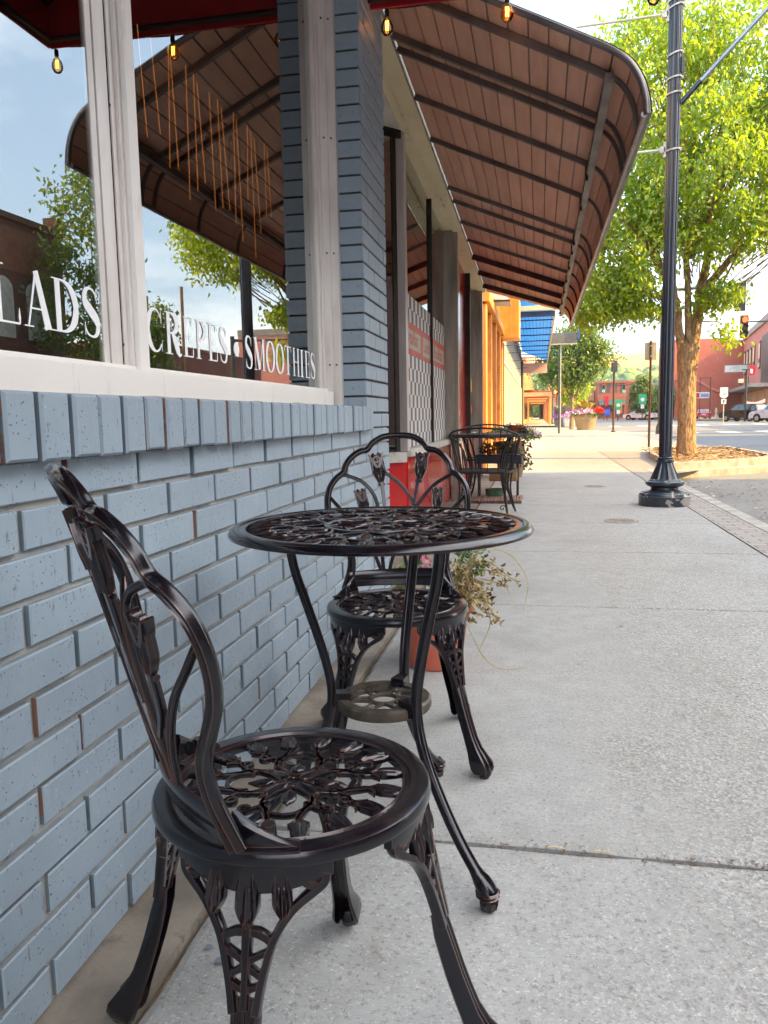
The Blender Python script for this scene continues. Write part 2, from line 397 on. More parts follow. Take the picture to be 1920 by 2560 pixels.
# roads
b=B(); b.poly([(-400,-60,-.13),(400,-60,-.13),(400,2500,-.13),(-400,2500,-.13)])
struct(b.obj('road',M_asph))
b=B(); b.poly([(1.7,-3,-.125),(4.0,-3,-.125),(4.6,14,-.125),(4.7,34,-.125),(1.7,14,-.125)]); b.poly([(-3,49,-.125),(40,40,-.125),(60,66,-.125),(-6,66,-.125)])
struct(b.obj('parking_lane',M_asph2))
b=B()
def stripe(cx,cy,l,wd,ang=0,z=-.119):
    c,s_=math.cos(ang),math.sin(ang); b.poly([(cx+c*x-s_*y,cy+s_*x+c*y,z) for x,y in ((-l/2,-wd/2),(l/2,-wd/2),(l/2,wd/2),(-l/2,wd/2))])
for k in range(9): stripe(5.6+k*1.9,42.5+.35*(k%2),.75,3.0)
for k in range(9): stripe(6.0+k*2.2,66+.1*k,.8,3.0)
for k in range(7): stripe(1.2-.0*k,51.5+k*2.0,3.2,.55,0)
stripe(13,56,9,.3,.05); stripe(19,74,12,.25,.02)
struct(b.obj('road_markings',M_paint))
# far ground, sidewalks on the other side
b=B(); b.poly([(-6,69,-.02),(2.6,69,-.02),(2.6,400,-.02),(-6,400,-.02)]); b.poly([(18.5,-40,-.02),(40,-40,-.02),(40,36,-.02),(18.5,36,-.02)]); b.poly([(22,42,-.02),(70,42,-.02),(70,80,-.02),(26,80,-.02)])
b.poly([(19,98,-.02),(60,96,-.02),(60,160,-.02),(19,160,-.02)])
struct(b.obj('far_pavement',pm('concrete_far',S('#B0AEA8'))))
# tree bed: low raised kerb ring with mulch
bedp=[(2.15,13.45),(3.7,14.72),(4.28,15.6),(4.42,17.3),(4.4,19.9),(2.62,20.0),(2.25,17)]
b=B(); io=[(p[0]+(3.3-p[0])*.09,p[1]+(17.3-p[1])*.07) for p in bedp]
for i in range(len(bedp)):
    a,c,ai,ci=bedp[i-1],bedp[i],io[i-1],io[i]
    b.poly([(*a,-.2),(*c,-.2),(*c,.12),(*a,.12)]); b.poly([(*a,.12),(*c,.12),(*ci,.12),(*ai,.12)]); b.poly([(*ai,.12),(*ci,.12),(*ci,-.1),(*ai,-.1)])
struct(b.obj('tree_bed_kerb',M_curb))
b=B(); r0=b.ring([(*p,.07) for p in io]); b.face(r0); struct(b.obj('tree_bed_soil',M_soil))
def litter(name,n,reg,mats,size=.05,z=.08,hh=.06):
    vs=[];fs=[];mi=[]
    for i in range(n):
        x,y=reg(); a=random.random()*6.28; s_=size*random.uniform(.5,1.3); t=random.uniform(-.6,.6); k=len(vs)
        zz=z+random.random()*hh
        for u,v_,w_ in ((-1,0,0),(0,.45,.25),(1,0,0.1),(0,-.45,.2)):
            vs.append((x+s_*(u*math.cos(a)-v_*math.sin(a)),y+s_*(u*math.sin(a)+v_*math.cos(a)),zz+s_*(w_+t*u*.4)))
        fs.append((k,k+1,k+2,k+3)); mi.append(random.randrange(len(mats)))
    me=bpy.data.meshes.new(name); me.from_pydata(vs,[],fs); me.update()
    o=mk(name,me,mats); me.polygons.foreach_set('material_index',mi); return o
M_dl=[pm('dry_leaf_a',S('#A88A62'),S('#8A6C48'),20,.8),pm('dry_leaf_b',S('#8A5A30'),S('#6B4423'),20,.8),pm('dry_leaf_c',S('#C4AC80'),S('#A08860'),20,.8)]
def inbed():
    while 1:
        x,y=random.uniform(2.3,4.3),random.uniform(13.9,19.7)
        if x<2.3+(y-13.6)*1.0 and math.hypot(x-2.96,y-17.05)>.25: return x,y
o=litter('leaf_litter',1100,inbed,M_dl,.055); o['kind']='stuff'; o['label']='fallen dry leaves in the kerbed tree bed'
o=litter('scattered_leaves',240,lambda:(random.uniform(1.95,3.6),random.uniform(8,13.2)),M_dl,.03,-.118,.01); o['kind']='stuff'; o['label']='dry leaves scattered along the gutter'
o=litter('joint_debris',190,lambda:((lambda x:(x,1.667+.018*random.gauss(0,.5)-.006*x))(random.uniform(-.12,.9))),[pm('joint_grit',S('#5E564C'),S('#3E3833')),pm('joint_grit',S('#5E564C')),M_dl[1]],.005,-.006,.010); o['kind']='stuff'; o['label']='straw and grit caught in the sidewalk joint'
# straw blades in the joint
b=B()
for x,l in ((.02,.04),(.12,.05)):
    a=random.uniform(-.3,.3); y=1.668-.008*x
    b.tube([(x,y,.002),(x+l*.5,y+.01*a,.006),(x+l,y+l*a*.3,.003)],[.0012,.0016,.0008],5)
o=b.obj('straw_blades',pm('straw',S('#CDB98A')),smooth=60); o['kind']='stuff'; o['label']='dry straw blades along the joint'
# paint drips on concrete (grey blue) – flat blots
b=B()
for x,y,r in ((-.475,1.285,.013),(-.548,1.205,.010),(-.50,1.42,.008),(-.555,1.03,.011),(-.60,.985,.008),(-.585,1.235,.006),(-.45,1.55,.007)):
    b.poly([(x+r*(1+.35*mn.noise(V((x*50+k,y,0))))*math.cos(2*PI*k/18)*1.15,y+r*(1+.35*mn.noise(V((x*50+k,y,9))))*math.sin(2*PI*k/18),.0135 if x<-.64 else .0012) for k in range(18)])
struct(b.obj('paint_drips',pm('drip_paint',S('#6F7B85'),S('#5F6A74'))))
# manholes
def cover(x,y,r,label):
    t=thing('utility_cover',label,'cover',(x,y,0)); q=B(); q.lathe([(r,-.01),(r,.004),(r-.012,.006),(0.001,.006)],32); q.obj('rim',pm('cover_iron',S('#8A8078'),S('#6F665F'),9,.75),t,30)
    q=B()
    for i in range(-4,5):
        for j in range(-4,5):
            if math.hypot(i,j)*r/5<r*.78: q.cbox(i*r/5-.013,i*r/5+.013,j*r/5-.006,j*r/5+.006,.005,.010,.002)
    q.obj('tread_pattern',pm('cover_iron',S('#8A8078')),t)
cover(.72,7.17,.15,'round cast utility cover in the shaded sidewalk before the lamp post')
cover(.72,10.6,.14,'small worn utility cover near the edge of the shade')

b=B(); rr_=random.Random(5)
for i in range(30):
    x,y,r=rr_.uniform(-.55,1.4),rr_.uniform(1.8,9),rr_.uniform(.005,.012)
    b.poly([(x+r*(1+.3*mn.noise(V((x*50+k,y,0))))*math.cos(2*PI*k/12),y+r*math.sin(2*PI*k/12),.0026) for k in range(12)])
struct(b.obj('pavement_gum_spots',pm('gum_spot',S('#7E7B77'),S('#6A6764'),30,.9)))
# ================================================================ near shop: blue-grey painted brick
WX=-.775; HB=.0745; Z0=.010
def paintbrick(name,a,a2):
    t=NT(name); v=t.coord(); 
    f=t.noise(v,2.2,4); col=t.mix(t.ramp(f,[(.3,0.),(.7,1.)]),a,a2)
    inf=t.n('ShaderNodeNewGeometry')
    rnd=t.math('MULTIPLY',inf.outputs['Random Per Island'],.22); col=t.mix(rnd,col,tuple(x*.78 for x in a2))
    # chips down the face, pin holes
    ch=t.noise(t.coord((60,60,14)),1.6,5,.75); chips=t.ramp(ch,[(.62,0.),(.66,.75)]); col=t.mix(chips,col,S('#5A5350'))
    p=t.vor(v,95); pits=t.ramp(p,[(.12,1.),(.2,0.)]); sel=t.ramp(t.noise(v,17,2),[(.44,0.),(.56,1.)]); pm_=t.math('MULTIPLY',pits,sel)
    col=t.mix(t.math('MULTIPLY',pm_,.7),col,S('#4A4A4E'))
    lt=t.ramp(t.noise(v,55,3,.7),[(.68,0.),(.74,.35)]); col=t.mix(lt,col,S('#D5DCE0'))
    n=t.bump(t.math('SUBTRACT',t.noise(v,26,6,.62),t.math('MULTIPLY',pm_,1.6)),.55,.004)
    n=t.bump(t.noise(v,5,3),.35,.012,n)
    return t.set(color=col,rough=.48,normal=n,spec=.5)
M_bf=paintbrick('blue_grey_paint',S('#94A5B2'),S('#8798A6'))
t=NT('brick_side'); v=t.coord(); g=t.n('ShaderNodeNewGeometry')
sel=t.ramp(t.math('ADD',g.outputs['Random Per Island'],t.math('MULTIPLY',t.math('SUBTRACT',t.noise(v,9,4,.7),.5),1.5)),[(.80,0.),(.88,1.)])
M_bs=t.set(color=t.mix(sel,S('#6A7984'),t.mix(t.noise(v,30,4),S('#7A4838'),S('#8B7264'))),rough=.85,normal=t.bump(t.noise(v,40,5),.4,.004))
M_mort=pm('mortar',S('#A9A8A2'),S('#8E9598'),12,.9,bump=.7,bscale=45,bdist=.005,dirt=S('#55504B'))
shop=thing('shop_building','blue grey painted brick shop front with a white framed window','building',(WX,1.5,0))
shop_loc=V((WX,1.5,0))
def par(o,t_): # keep world coordinates of parts
    o.location=-V(t_.location); return o
def brick(b,x0,x1,y0,y1,z0,z1,j=.0016,ch=.0024):
    """chamfered brick: face slot 0 outside/top/bottom, slot 1 on the ends (normal +-Y)"""
    jj=lambda: random.uniform(-j,j)
    x1+=jj()*1.6; y0+=jj();y1+=jj();z0+=jj()*.6;z1+=jj()*.6
    s=[(x1,y0+ch,z0+ch),(x1,y1-ch,z0+ch),(x1,y1-ch,z1-ch),(x1,y0+ch,z1-ch)]
    m=[(x1-ch,y0,z0),(x1-ch,y1,z0),(x1-ch,y1,z1),(x1-ch,y0,z1)]
    k=[(x0,y0,z0),(x0,y1,z0),(x0,y1,z1),(x0,y0,z1)]
    q=b.ring(s); r=b.ring(m); u=b.ring(k); b.face(q,0)
    for i in range(4):
        b.face([q[i],q[(i+1)%4],r[(i+1)%4],r[i]],0); b.face([r[i],r[(i+1)%4],u[(i+1)%4],u[i]],1 if i in (1,3) else 2)
M_bt=pm('brick_bed_side',S('#8A9298'),S('#7A8288'),15,.85,bump=.5,bscale=40)
b=B(); BL=.2465; G=.009
for k in range(12):
    z0=Z0+k*HB; z1=z0+HB-G
    ph=1.436+(0 if k%2==1 else BL/2)
    i0=-9
    y=ph+i0*BL
    while y<4.09:
        a=max(y,-.55); c=min(y+BL-G,4.085)
        if c-a>.02 and c>-.5: brick(b,WX-.07,WX,a,c-.006,z0,z1-.002 if k<11 else min(z1,.893))
        y+=BL
par(b.obj('brick_wall',[M_bf,M_bs,M_bt],shop),shop)
b=B(); b.box(WX-.09,WX-.011,-.6,4.08,-.02,1.0); par(b.obj('mortar_bed',M_mort,shop),shop)
# rowlock sill course
b=B(); y=1.0-.083*19
while y<3.50:
    if y>-.5: brick(b,WX-.10,WX+.031+random.uniform(-.002,.002),y,y+.083-.012,.893+random.uniform(-.002,.002),.998,ch=.0045)
    y+=.0831
par(b.obj('sill_course',[M_bf,M_bs,M_bt],shop),shop)
b=B(); b.box(WX-.1,WX+.012,-.6,3.56,.90,.985); par(b.obj('sill_mortar',M_mort,shop),shop)
# pillar
PY0,PY1=3.545,4.085
b=B()
kk=0; z=Z0+HB*12
k=12
while z<4.2:
    z1=z+HB-.010
    if k>=12:
        L0=.235; s0=0 if k%2 else -.118
        y=PY0+s0
        while y<PY1-.01:
            a=max(y,PY0); c=min(y+L0-.007,PY1)
            if c-a>.02: brick(b,WX-.06,WX,a,c,z,z1,j=.0008,ch=.003)
            y+=L0
        # return face toward the window: one header per course
        b.hexa([(WX-.20,PY0-.002,z),(WX-.003,PY0-.002,z),(WX-.003,PY0+.05,z),(WX-.20,PY0+.05,z),(WX-.20,PY0-.002,z1),(WX-.003,PY0-.002,z1),(WX-.003,PY0+.05,z1),(WX-.20,PY0+.05,z1)],0)
        b.box(WX-.22,WX-.003,PY1-.05,PY1+.002,z,z1,0)
    z+=HB; k+=1
par(b.obj('pillar',[M_bf,M_bs,M_bt],shop),shop)
b=B(); b.box(WX-.22,WX-.009,PY0+.008,PY1-.008,.9,4.25); par(b.obj('pillar_core',pm('dark_mortar',S('#4A4442'),S('#3A3634'),12,.9),shop),shop)
b=B(); b.box(-1.6,WX-.02,-.6,PY0+.02,3.05,4.25); b.box(-6,-1.5,4.0,4.08,0,4.25); b.box(-6,WX-.03,-.6,4.08,4.25,4.4)
par(b.obj('upper_wall',M_bf,shop),shop)
# interior
M_in=pm('interior_wall',S('#5E2A22'),S('#46221C'),3,.8); 
b=B(); b.box(-4.6,-4.5,-3,4.0,0,3.2); b.box(-4.5,-.99,3.9,3.99,0,3.2); b.box(-4.5,-.99,-3.1,-3,0,3.2); b.box(-4.5,-1.0,-3,4,3.05,3.2)
b.box(-4.5,-.99,-3,4,0,.05); par(b.obj('interior',M_in,shop),shop)
b=B(); b.box(-2.3,-1.6,-.5,3.2,.05,.98); b.box(-1.45,-1.05,1.2,1.62,.93,1.0); par(b.obj('counter',pm('counter',S('#3E464C'),S('#33393E'),4,.5),shop),shop)
# ---------------------------------------------------------------- aluminium window
XG=-.958
t=NT('white_frame'); v=t.coord(); f=t.noise(v,3,4); dirt=t.ramp(t.noise(t.coord((6,6,1.2)),2.5,6,.7),[(.58,0.),(.74,.45)])
M_fr=t.set(color=t.mix(dirt,t.mix(f,S('#F0EEEA'),S('#E2DEDA')),S('#8C7F72')),rough=.42,normal=t.bump(t.noise(v,50,4),.08,.002))
M_fr2=pm('aluminium_strip',S('#E2DDD9'),S('#CBC4BF'),5,.4,metal=.2,bump=.05,stretch=(2,2,.5))
M_slot=pm('slot_dark',S('#1C1A20'),S('#141216'),5,.7)
win=None
b=B()
FX=-.88
b.box(XG-.03,-.915,-.6,3.495,1.0,1.070); b.box(XG-.02,-.940,-.6,3.49,1.070,1.082)
b.box(XG-.03,FX+.004,-.6,3.495,3.0,3.06)
b.box(XG-.03,-.928,1.750,1.793,1.069,3.0); b.box(XG-.03,-.955,1.793,1.800,1.069,3.0)
b2_=B()
b2_.box(XG-.03,FX,3.512,3.545,1.0,3.06); b2_.box(XG-.03,FX-.035,3.497,3.512,1.071,3.0)
b2_.box(XG-.025,XG+.012,3.455,3.497,1.083,3.0); b2_.box(XG-.02,XG+.005,3.405,3.450,1.083,3.0)
b2_.box(XG-.03,-.941,1.735,1.7495,1.083,3.0); b2_.box(XG-.02,-.9495,1.717,1.7345,1.083,3.0); b2_.box(XG-.025,XG+.004,1.665,1.7125,1.083,3.0)
b2_.box(XG-.01,XG+.002,1.638,1.660,1.083,3.0)
frame=par(b.obj('window_frame',M_fr,shop),shop)
st_=b2_.obj('sash_strips',M_fr2,frame)
b=B()
b.box(XG-.02,XG+.003,3.450,3.455,1.069,3.0,1); b.box(XG-.03,-.9535,1.7125,1.717,1.07,3.0,1)
for zz in (1.19,1.68,2.17,2.66):
    for (xx,yy) in ((FX-.022,3.5115),(XG+.028,3.4965)):
        b.tube([(xx,yy+.001,zz),(xx,yy-.0022,zz)],.0045,10,0)
for zz in (1.13,1.66,2.2):
    b.tube([(-.9545,1.7175,zz),(-.9545,1.7155,zz)],.0045,12,0); b.tube([(-.9545,1.7156,zz),(-.9545,1.7148,zz)],.0025,6,1)
par(b.obj('screws',[pm('screw',S('#6A6058'),S('#4A423C'),40,.4,metal=.6),M_slot],frame),shop); bpy.data.objects['screws'].location=(0,0,0)
b=B(); 
for i in range(46):                                            # ragged caulk under the frame
    y0=-.5+i*.088; y1=y0+.088; h0=.004+.006*abs(mn.noise(V((y0*7,2,0)))); h1=.004+.006*abs(mn.noise(V((y1*7,2,0))))
    b.hexa([(-.925,y0,.992),(-.903,y0,.992),(-.903,y1,.992),(-.925,y1,.992),(-.925,y0,1.006+h0),(-.911,y0,1.005+h0),(-.911,y1,1.005+h1),(-.925,y1,1.006+h1)])
o=b.obj('caulk',pm('caulk',S('#A9ADAB'),S('#8C9496'),20,.8,bump=.5,bscale=80),frame,40)
def glassmat(name,ior=1.75,tint=(.75,.78,.77),rough=0.0,wave=.0):
    t=NT(name); t.t.nodes.remove(t.b)
    fr=t.n('ShaderNodeFresnel',IOR=ior); tr=t.n('ShaderNodeBsdfTransparent'); tr.inputs[0].default_value=c4(tint)
    gl=t.n('ShaderNodeBsdfGlossy'); gl.inputs['Roughness'].default_value=rough; gl.inputs[0].default_value=(.93,.96,.95,1)
    mx=t.n('ShaderNodeMixShader'); gg=t.n('ShaderNodeNewGeometry'); t.l(t.math('MULTIPLY',t.math('ADD',t.math('MULTIPLY',fr.outputs[0],.85),.12),t.math('SUBTRACT',1.0,gg.outputs['Backfacing'])),mx.inputs[0]); t.l(tr.outputs[0],mx.inputs[1]); t.l(gl.outputs[0],mx.inputs[2]); t.l(mx.outputs[0],t.out.inputs[0])
    if wave:
        n=t.bump(t.noise(t.coord((1,1,.5)),1.6,1,.4),wave,.02); t.l(n,gl.inputs['Normal'])
    return t.m
M_gl=glassmat('shop_glass',2.7,wave=.03); M_gl2=glassmat('glass_plain',2.8)
def pane(nm,y0,y1,z0,z1,x,parent,mat,world=True):
    q=B(); q.box(x-.006,x,y0,y1,z0,z1); o=q.obj(nm,mat,parent)
    return o
p1=pane('window_pane',-.6,1.65,1.07,3.02,XG,shop,M_gl); p1.location=-shop_loc; p1['label']='left pane lettered LADS'
p2=pane('window_pane',1.793,3.43,1.07,3.02,XG,shop,M_gl); p2.location=-shop_loc; p2['label']='right pane lettered CREPES and SMOOTHIES'
# lettering : drawn roman capitals, thick and thin
def GL(ch):
    T,H=.155,.038
    arc=lambda cx,cy,rx,ry,a0,a1,n=14:[(cx+rx*math.cos(math.radians(a0+(a1-a0)*i/n)),cy+ry*math.sin(math.radians(a0+(a1-a0)*i/n))) for i in range(n+1)]
    def vw(P,f): return [(x,y,f(i/(len(P)-1))) for i,(x,y) in enumerate(P)]
    th=lambda t:H+(T-H)*math.sin(PI*t)**1.3
    def stem(x,y0=0,y1=1,w=T,ser=(1,1)):
        s=[[(x,y0,w),(x,y1,w)]]
        if ser[0]: s.append([(x-w*1.05,y0+.012,.024),(x+w*1.05,y0+.012,.024)])
        if ser[1]: s.append([(x-w*1.05,y1-.012,.024),(x+w*1.05,y1-.012,.024)])
        return s
    tick=lambda x,y,d,l=.2:[(x,y,.03),(x,y+d*l*.4,.055),(x,y+d*l,.012)]
    if ch=='I': return .42,stem(.21)
    if ch=='L': return .78,stem(.24)+[[(.24,.018,.036),(.72,.018,.036)],tick(.715,.02,1,.27)]
    if ch=='T': return .8,stem(.4,0,1,T,(1,0))+[[(.06,.98,.04),(.74,.98,.04)],tick(.07,.98,-1,.22),tick(.73,.98,-1,.22)]
    if ch=='H': return .98,stem(.22)+stem(.76)+[[(.22,.5,.035),(.76,.5,.035)]]
    if ch=='E': return .76,stem(.24)+[[(.24,.018,.036),(.66,.018,.036)],[(.24,.982,.036),(.64,.982,.036)],[(.24,.52,.034),(.5,.52,.034)],tick(.655,.02,1,.25),tick(.635,.98,-1,.2),[(.5,.42,.02),(.5,.62,.02)]]
    if ch=='P': 
        a=arc(.33,.735,.33,.247,90,-90); return .76,stem(.24)+[vw([(.24,.982)]+a+[(.24,.488)],lambda t:.034+(T-.034)*math.sin(PI*t)**2)]
    if ch=='R':
        a=arc(.33,.745,.31,.237,90,-90); return .86,stem(.24)+[vw([(.24,.982)]+a+[(.24,.508)],lambda t:.034+(T-.034)*math.sin(PI*t)**2),[(.40,.51,.07),(.52,.36,T),(.66,.1,T*.95),(.74,.0,.08),(.84,.03,.03)]]
    if ch=='D':
        a=arc(.34,.5,.44,.482,90,-90,20); return .88,stem(.24)+[vw([(.24,.982)]+a+[(.24,.018)],lambda t:.036+(T-.036)*math.sin(PI*t)**2)]
    if ch=='O': 
        a=arc(.43,.5,.345,.49,90,450,30); return .86,[[(x,y,H+(T-H)*abs(math.cos(math.radians(90+360*i/30)))**1.5) for i,(x,y) in enumerate(a)]]
    if ch=='C':
        a=arc(.46,.5,.36,.487,38,322,24); return .84,[[(x,y,H+(T-H)*max(0,-math.cos(math.radians(38+284*i/24)))**1.2) for i,(x,y) in enumerate(a)],[(.755,.98,.022),(.755,.68,.03)],[(.77,.30,.012),(.76,.03,.03)]]
    if ch=='S':
        P=[(.60,.76),(.55,.90),(.40,.975),(.24,.94),(.15,.80),(.20,.66),(.38,.52),(.56,.38),(.62,.22),(.54,.06),(.38,.015),(.21,.07),(.13,.22)]
        Wd=[.03,.035,.04,.07,.12,.15,.165,.16,.13,.07,.04,.035,.03]
        return .74,[[tuple(q) for q in cr([(x,y,w_) for (x,y),w_ in zip(P,Wd)],5)],[(.605,.97,.022),(.60,.70,.024)],[(.125,.02,.022),(.13,.29,.024)]]
    if ch=='A': return .92,[[(.15,0,.04),(.44,1,.05)],[(.44,1.02,.12),(.74,0,.165)],[(.24,.34,.032),(.64,.34,.032)],[(.03,.012,.024),(.29,.012,.024)],[(.58,.012,.024),(.92,.012,.024)]]
    if ch=='M': return 1.12,[[(.2,0,.04),(.2,1,.04)],[(.2,1,.155),(.56,.03,.15)],[(.56,.03,.04),(.9,1,.04)],[(.92,0,.15),(.92,1,.15)],[(.06,.012,.024),(.34,.012,.024)],[(.76,.012,.024),(1.08,.012,.024)],[(.06,.988,.024),(.22,.988,.024)],[(.88,.988,.024),(1.08,.988,.024)]]
    if ch=='*': return .4,[]
def letter(b,ch,y0,y1,z0,z1,x):
    y0*=.9917; y1*=.9917; z0=.95+(z0-.95)*.9917; z1=.95+(z1-.95)*.9917
    wd,st=GL(ch)
    if ch=='*':
        b.poly([(x,(y0+y1)/2+(y1-y0)/2*math.cos(a),(z0+z1)/2+(z1-z0)/2*math.sin(a)) for a in [2*PI*k/24 for k in range(24)]]); return
    f=lambda p:(x,y0+(y1-y0)*p[0]/wd,z0+(z1-z0)*p[1])
    # widths are in cap-height units on y after scaling
    sy=(y1-y0)/wd; sz=z1-z0
    for q,s in enumerate(st):
        prev=None
        for i,p in enumerate(s):
            a=s[max(i-1,0)]; c=s[min(i+1,len(s)-1)]; tx,ty=(c[0]-a[0])*sy,(c[1]-a[1])*sz; L_=math.hypot(tx,ty) or 1
            nx,ny=-ty/L_,tx/L_; h=p[2]/2*sy if abs(ty)>abs(tx) else p[2]/2*sz; 
            h=p[2]/2*(sy*abs(nx)+sz*abs(ny)); dx=.0002*q
            r=b.ring([(x+dx,y0+p[0]*sy+nx*h,z0+p[1]*sz+ny*h),(x+dx,y0+p[0]*sy-nx*h,z0+p[1]*sz-ny*h)])
            if prev: b.face([prev[0],prev[1],r[1],r[0]])
            prev=r
M_vin=pm('white_vinyl',S('#F6F8FA'),S('#F0F3F6'),5,.5,bump=.02)
XL=XG+.0012
b=B()
for ch,y0,y1 in (('S',1.02,1.10),('A',1.11,1.205),('L',1.272,1.367),('A',1.370,1.468),('D',1.459,1.560),('S',1.568,1.645)):
    letter(b,ch,y0,y1,1.137,1.244,XL)
b2=B()
for ch,y0,y1 in zip('CREPES',(1.853,1.948,2.056,2.138,2.223,2.311),(1.945,2.052,2.134,2.218,2.306,2.383)): letter(b2,ch,y0,y1,1.128,1.238,XL)
letter(b2,'*',2.432,2.480,1.158,1.200,XL)
for ch,y0,y1 in zip('SMOOTHIES',(2.529,2.609,2.738,2.845,2.945,3.050,3.150,3.214,3.300),(2.605,2.732,2.838,2.945,3.040,3.146,3.206,3.298,3.378)): letter(b2,ch,y0,y1,1.122,1.233,XL)
o=b.obj('lettering',M_vin,p1); o['label']='white roman capitals reading SALADS'
o=b2.obj('lettering',M_vin,p2); o['label']='white roman capitals reading CREPES SMOOTHIES'
# poster and box inside
t_=thing('window_notice','pale paper notice standing inside the left window','notice',(-1.05,1.32,1.0)); q=B(); q.box(-.004,0,-.05,.05,.0,.10); q.obj('sheet',pm('paper',S('#B9AFA4'),S('#A59B90'),9,.8),t_)
t_=thing('snack_box','red and white carton on the counter behind the glass','box',(-1.12,1.47,1.0),.3); q=B(); q.cbox(-.05,.05,-.04,.04,0,.07,.002); q.obj('carton',pm('red_carton',S('#A8434A'),S('#C9B6AE'),18,.6),t_)
# red awning over the window (seen in the glass and at the top edge)
M_red=pm('red_canvas',S('#B0141E'),S('#8E1018'),3,.7,bump=.3,bscale=220,bdist=.001)
b=B(); YA=3.8; zB=2.82; XF=.50
th=.012
def slabp(P,n): 
    a=b.ring(P); c=b.ring([(V(p)+V(n)*th) for p in P]); b.bridge(a,c); b.face(a); b.face(c)
slabp([(XF,-2.6,zB+.20),(XF,YA,zB+.20),(WX,YA,zB+.95),(WX,-2.6,zB+.95)],(0.5,0,.85))
slabp([(XF,-2.6,zB),(XF,YA,zB),(XF,YA,zB+.20),(XF,-2.6,zB+.20)],(1,0,0))
slabp([(XF,YA,zB),(WX,YA,zB),(WX,YA,zB+.95),(XF,YA,zB+.20)],(0,1,0))
aw=b.obj('awning',M_red,shop); aw.location=-shop_loc
b=B()
for yy in (-1.4,.4,2.1,3.76):
    b.tube([(WX,yy,zB+.92),(XF-.02,yy,zB+.19)],.014,8); b.tube([(WX,yy,zB+.02),(XF-.02,yy,zB+.02)],.014,8)
b.tube([(XF-.02,-2.6,zB+.02),(XF-.02,YA-.03,zB+.02)],.014,8); b.tube([(XF-.02,-2.6,zB+.19),(XF-.02,YA-.03,zB+.19)],.012,8)
b.obj('awning_frame',pm('dark_steel',S('#2A2422'),S('#1E1A18'),9,.55,metal=.5),aw,40)
# string lights
t=NT('bulb_glass'); t.t.nodes.remove(t.b); fr=t.n('ShaderNodeFresnel',IOR=1.45); tr=t.n('ShaderNodeBsdfTransparent'); tr.inputs[0].default_value=(.98,.74,.48,1); g2=t.n('ShaderNodeBsdfGlossy'); g2.inputs['Roughness'].default_value=.03
mx_=t.n('ShaderNodeMixShader'); t.l(fr.outputs[0],mx_.inputs[0]); t.l(tr.outputs[0],mx_.inputs[1]); t.l(g2.outputs[0],mx_.inputs[2]); t.l(mx_.outputs[0],t.out.inputs[0]); M_bulb=t.m
M_fil=emat('filament',(1,.42,.06),9)
sl=thing('string_lights','string of small filament bulbs hung along the red awning end','string lights',(XF,YA+.02,zB))
M_cable=pm('black_cable',S('#14110F'),S('#0E0C0B'),9,.6)
b=B(); pts=[]
bx=[.48,-.15,-.70]; 
for i in range(34):
    x=.5-(.5+.80)*i/33; pts.append((x-XF,.0,.018-.018*abs(math.sin(PI*i/33*3))))
b.tube(pts,.004,6); b.tube([(.0,-.02,0.01),(0,-1.2,-.02),(0,-2.4,.01),(0,-4.2,-.01),(0,-6,0)],.004,6); b.obj('cable',M_cable,sl,60)
def bulb(x,y,z):
    q=B(); q.lathe([(.009,0),(.011,-.006),(.011,-.03),(.009,-.034)],14,(x,y,z)); so_=q.obj('socket',M_cable,sl,40)
    q=B(); q.lathe([(.0085,-.034),(.013,-.042),(.024,-.058),(.029,-.076),(.027,-.094),(.016,-.110),(.0008,-.115)],20,(x,y,z),cap=False); q.obj('glass_bulb',M_bulb,so_,80)
    q=B(); q.tube([(x-.005,y,z-.05),(x-.005,y,z-.090)],.0026,6); q.tube([(x+.005,y,z-.05),(x+.005,y,z-.090)],.0026,6); q.obj('filament',M_fil,so_)
for x in bx: bulb(x-XF,0,0.0)
for y in (-.7,-1.4,-2.1,-2.8,-3.5): bulb(0,y,0)

# amber strand curtain behind the right pane, glow put into its material
lc=thing('amber_curtain','curtain of amber strands with added glow hanging inside behind the right pane','string lights',(-1.2,2.97,2.16))
b=B()
for i in range(17):
    y=-.58+i*.072+random.uniform(-.012,.012); L_=random.uniform(.28,.55); b.tube([(random.uniform(-.02,.02),y,.0),(0,y,-L_)],.0013,5)
b.obj('curtain_strands',emat('amber_strand',(1,.28,.04),.26),lc)
# ================================================================ cast bronze bistro set
def bronze():
    t=NT('bronze_cast'); v=t.coord()
    be=t.n('ShaderNodeBevel',Radius=.0028); be.samples=4
    g=t.n('ShaderNodeNewGeometry'); d=t.n('ShaderNodeVectorMath'); d.operation='DOT_PRODUCT'; t.l(be.outputs[0],d.inputs[0]); t.l(g.outputs['Normal'],d.inputs[1])
    nz_=t.noise(v,22,5,.7)
    e=t.ramp(t.math('ADD',d.outputs['Value'],t.math('MULTIPLY',t.math('SUBTRACT',nz_,.5),.22)),[(.72,1.),(.93,0.)])
    base=t.mix(t.ramp(nz_,[(.4,0.),(.7,1.)]),S('#13151E'),S('#1E1B22'))
    dust=t.ramp(t.noise(v,260,2,.5),[(.66,0.),(.74,.32)]); base=t.mix(dust,base,S('#5B5450'))
    col=t.mix(t.math('MULTIPLY',e,.62),base,S('#8A5C48'))
    n=t.bump(t.noise(v,38,4,.6),.10,.004)
    sz=t.n('ShaderNodeSeparateXYZ'); t.l(g.outputs['Normal'],sz.inputs[0]); up=t.ramp(t.math('MULTIPLY',sz.outputs[2],t.noise(v,14,4,.7)),[(.42,0.),(.62,.11)]); col=t.mix(up,col,S('#8A8078'))
    return t.set(color=col,rough=t.math('ADD',t.math('MULTIPLY',nz_,.14),.14),metal=.5,normal=n,spec=.6,coat=.35,coatr=.16)
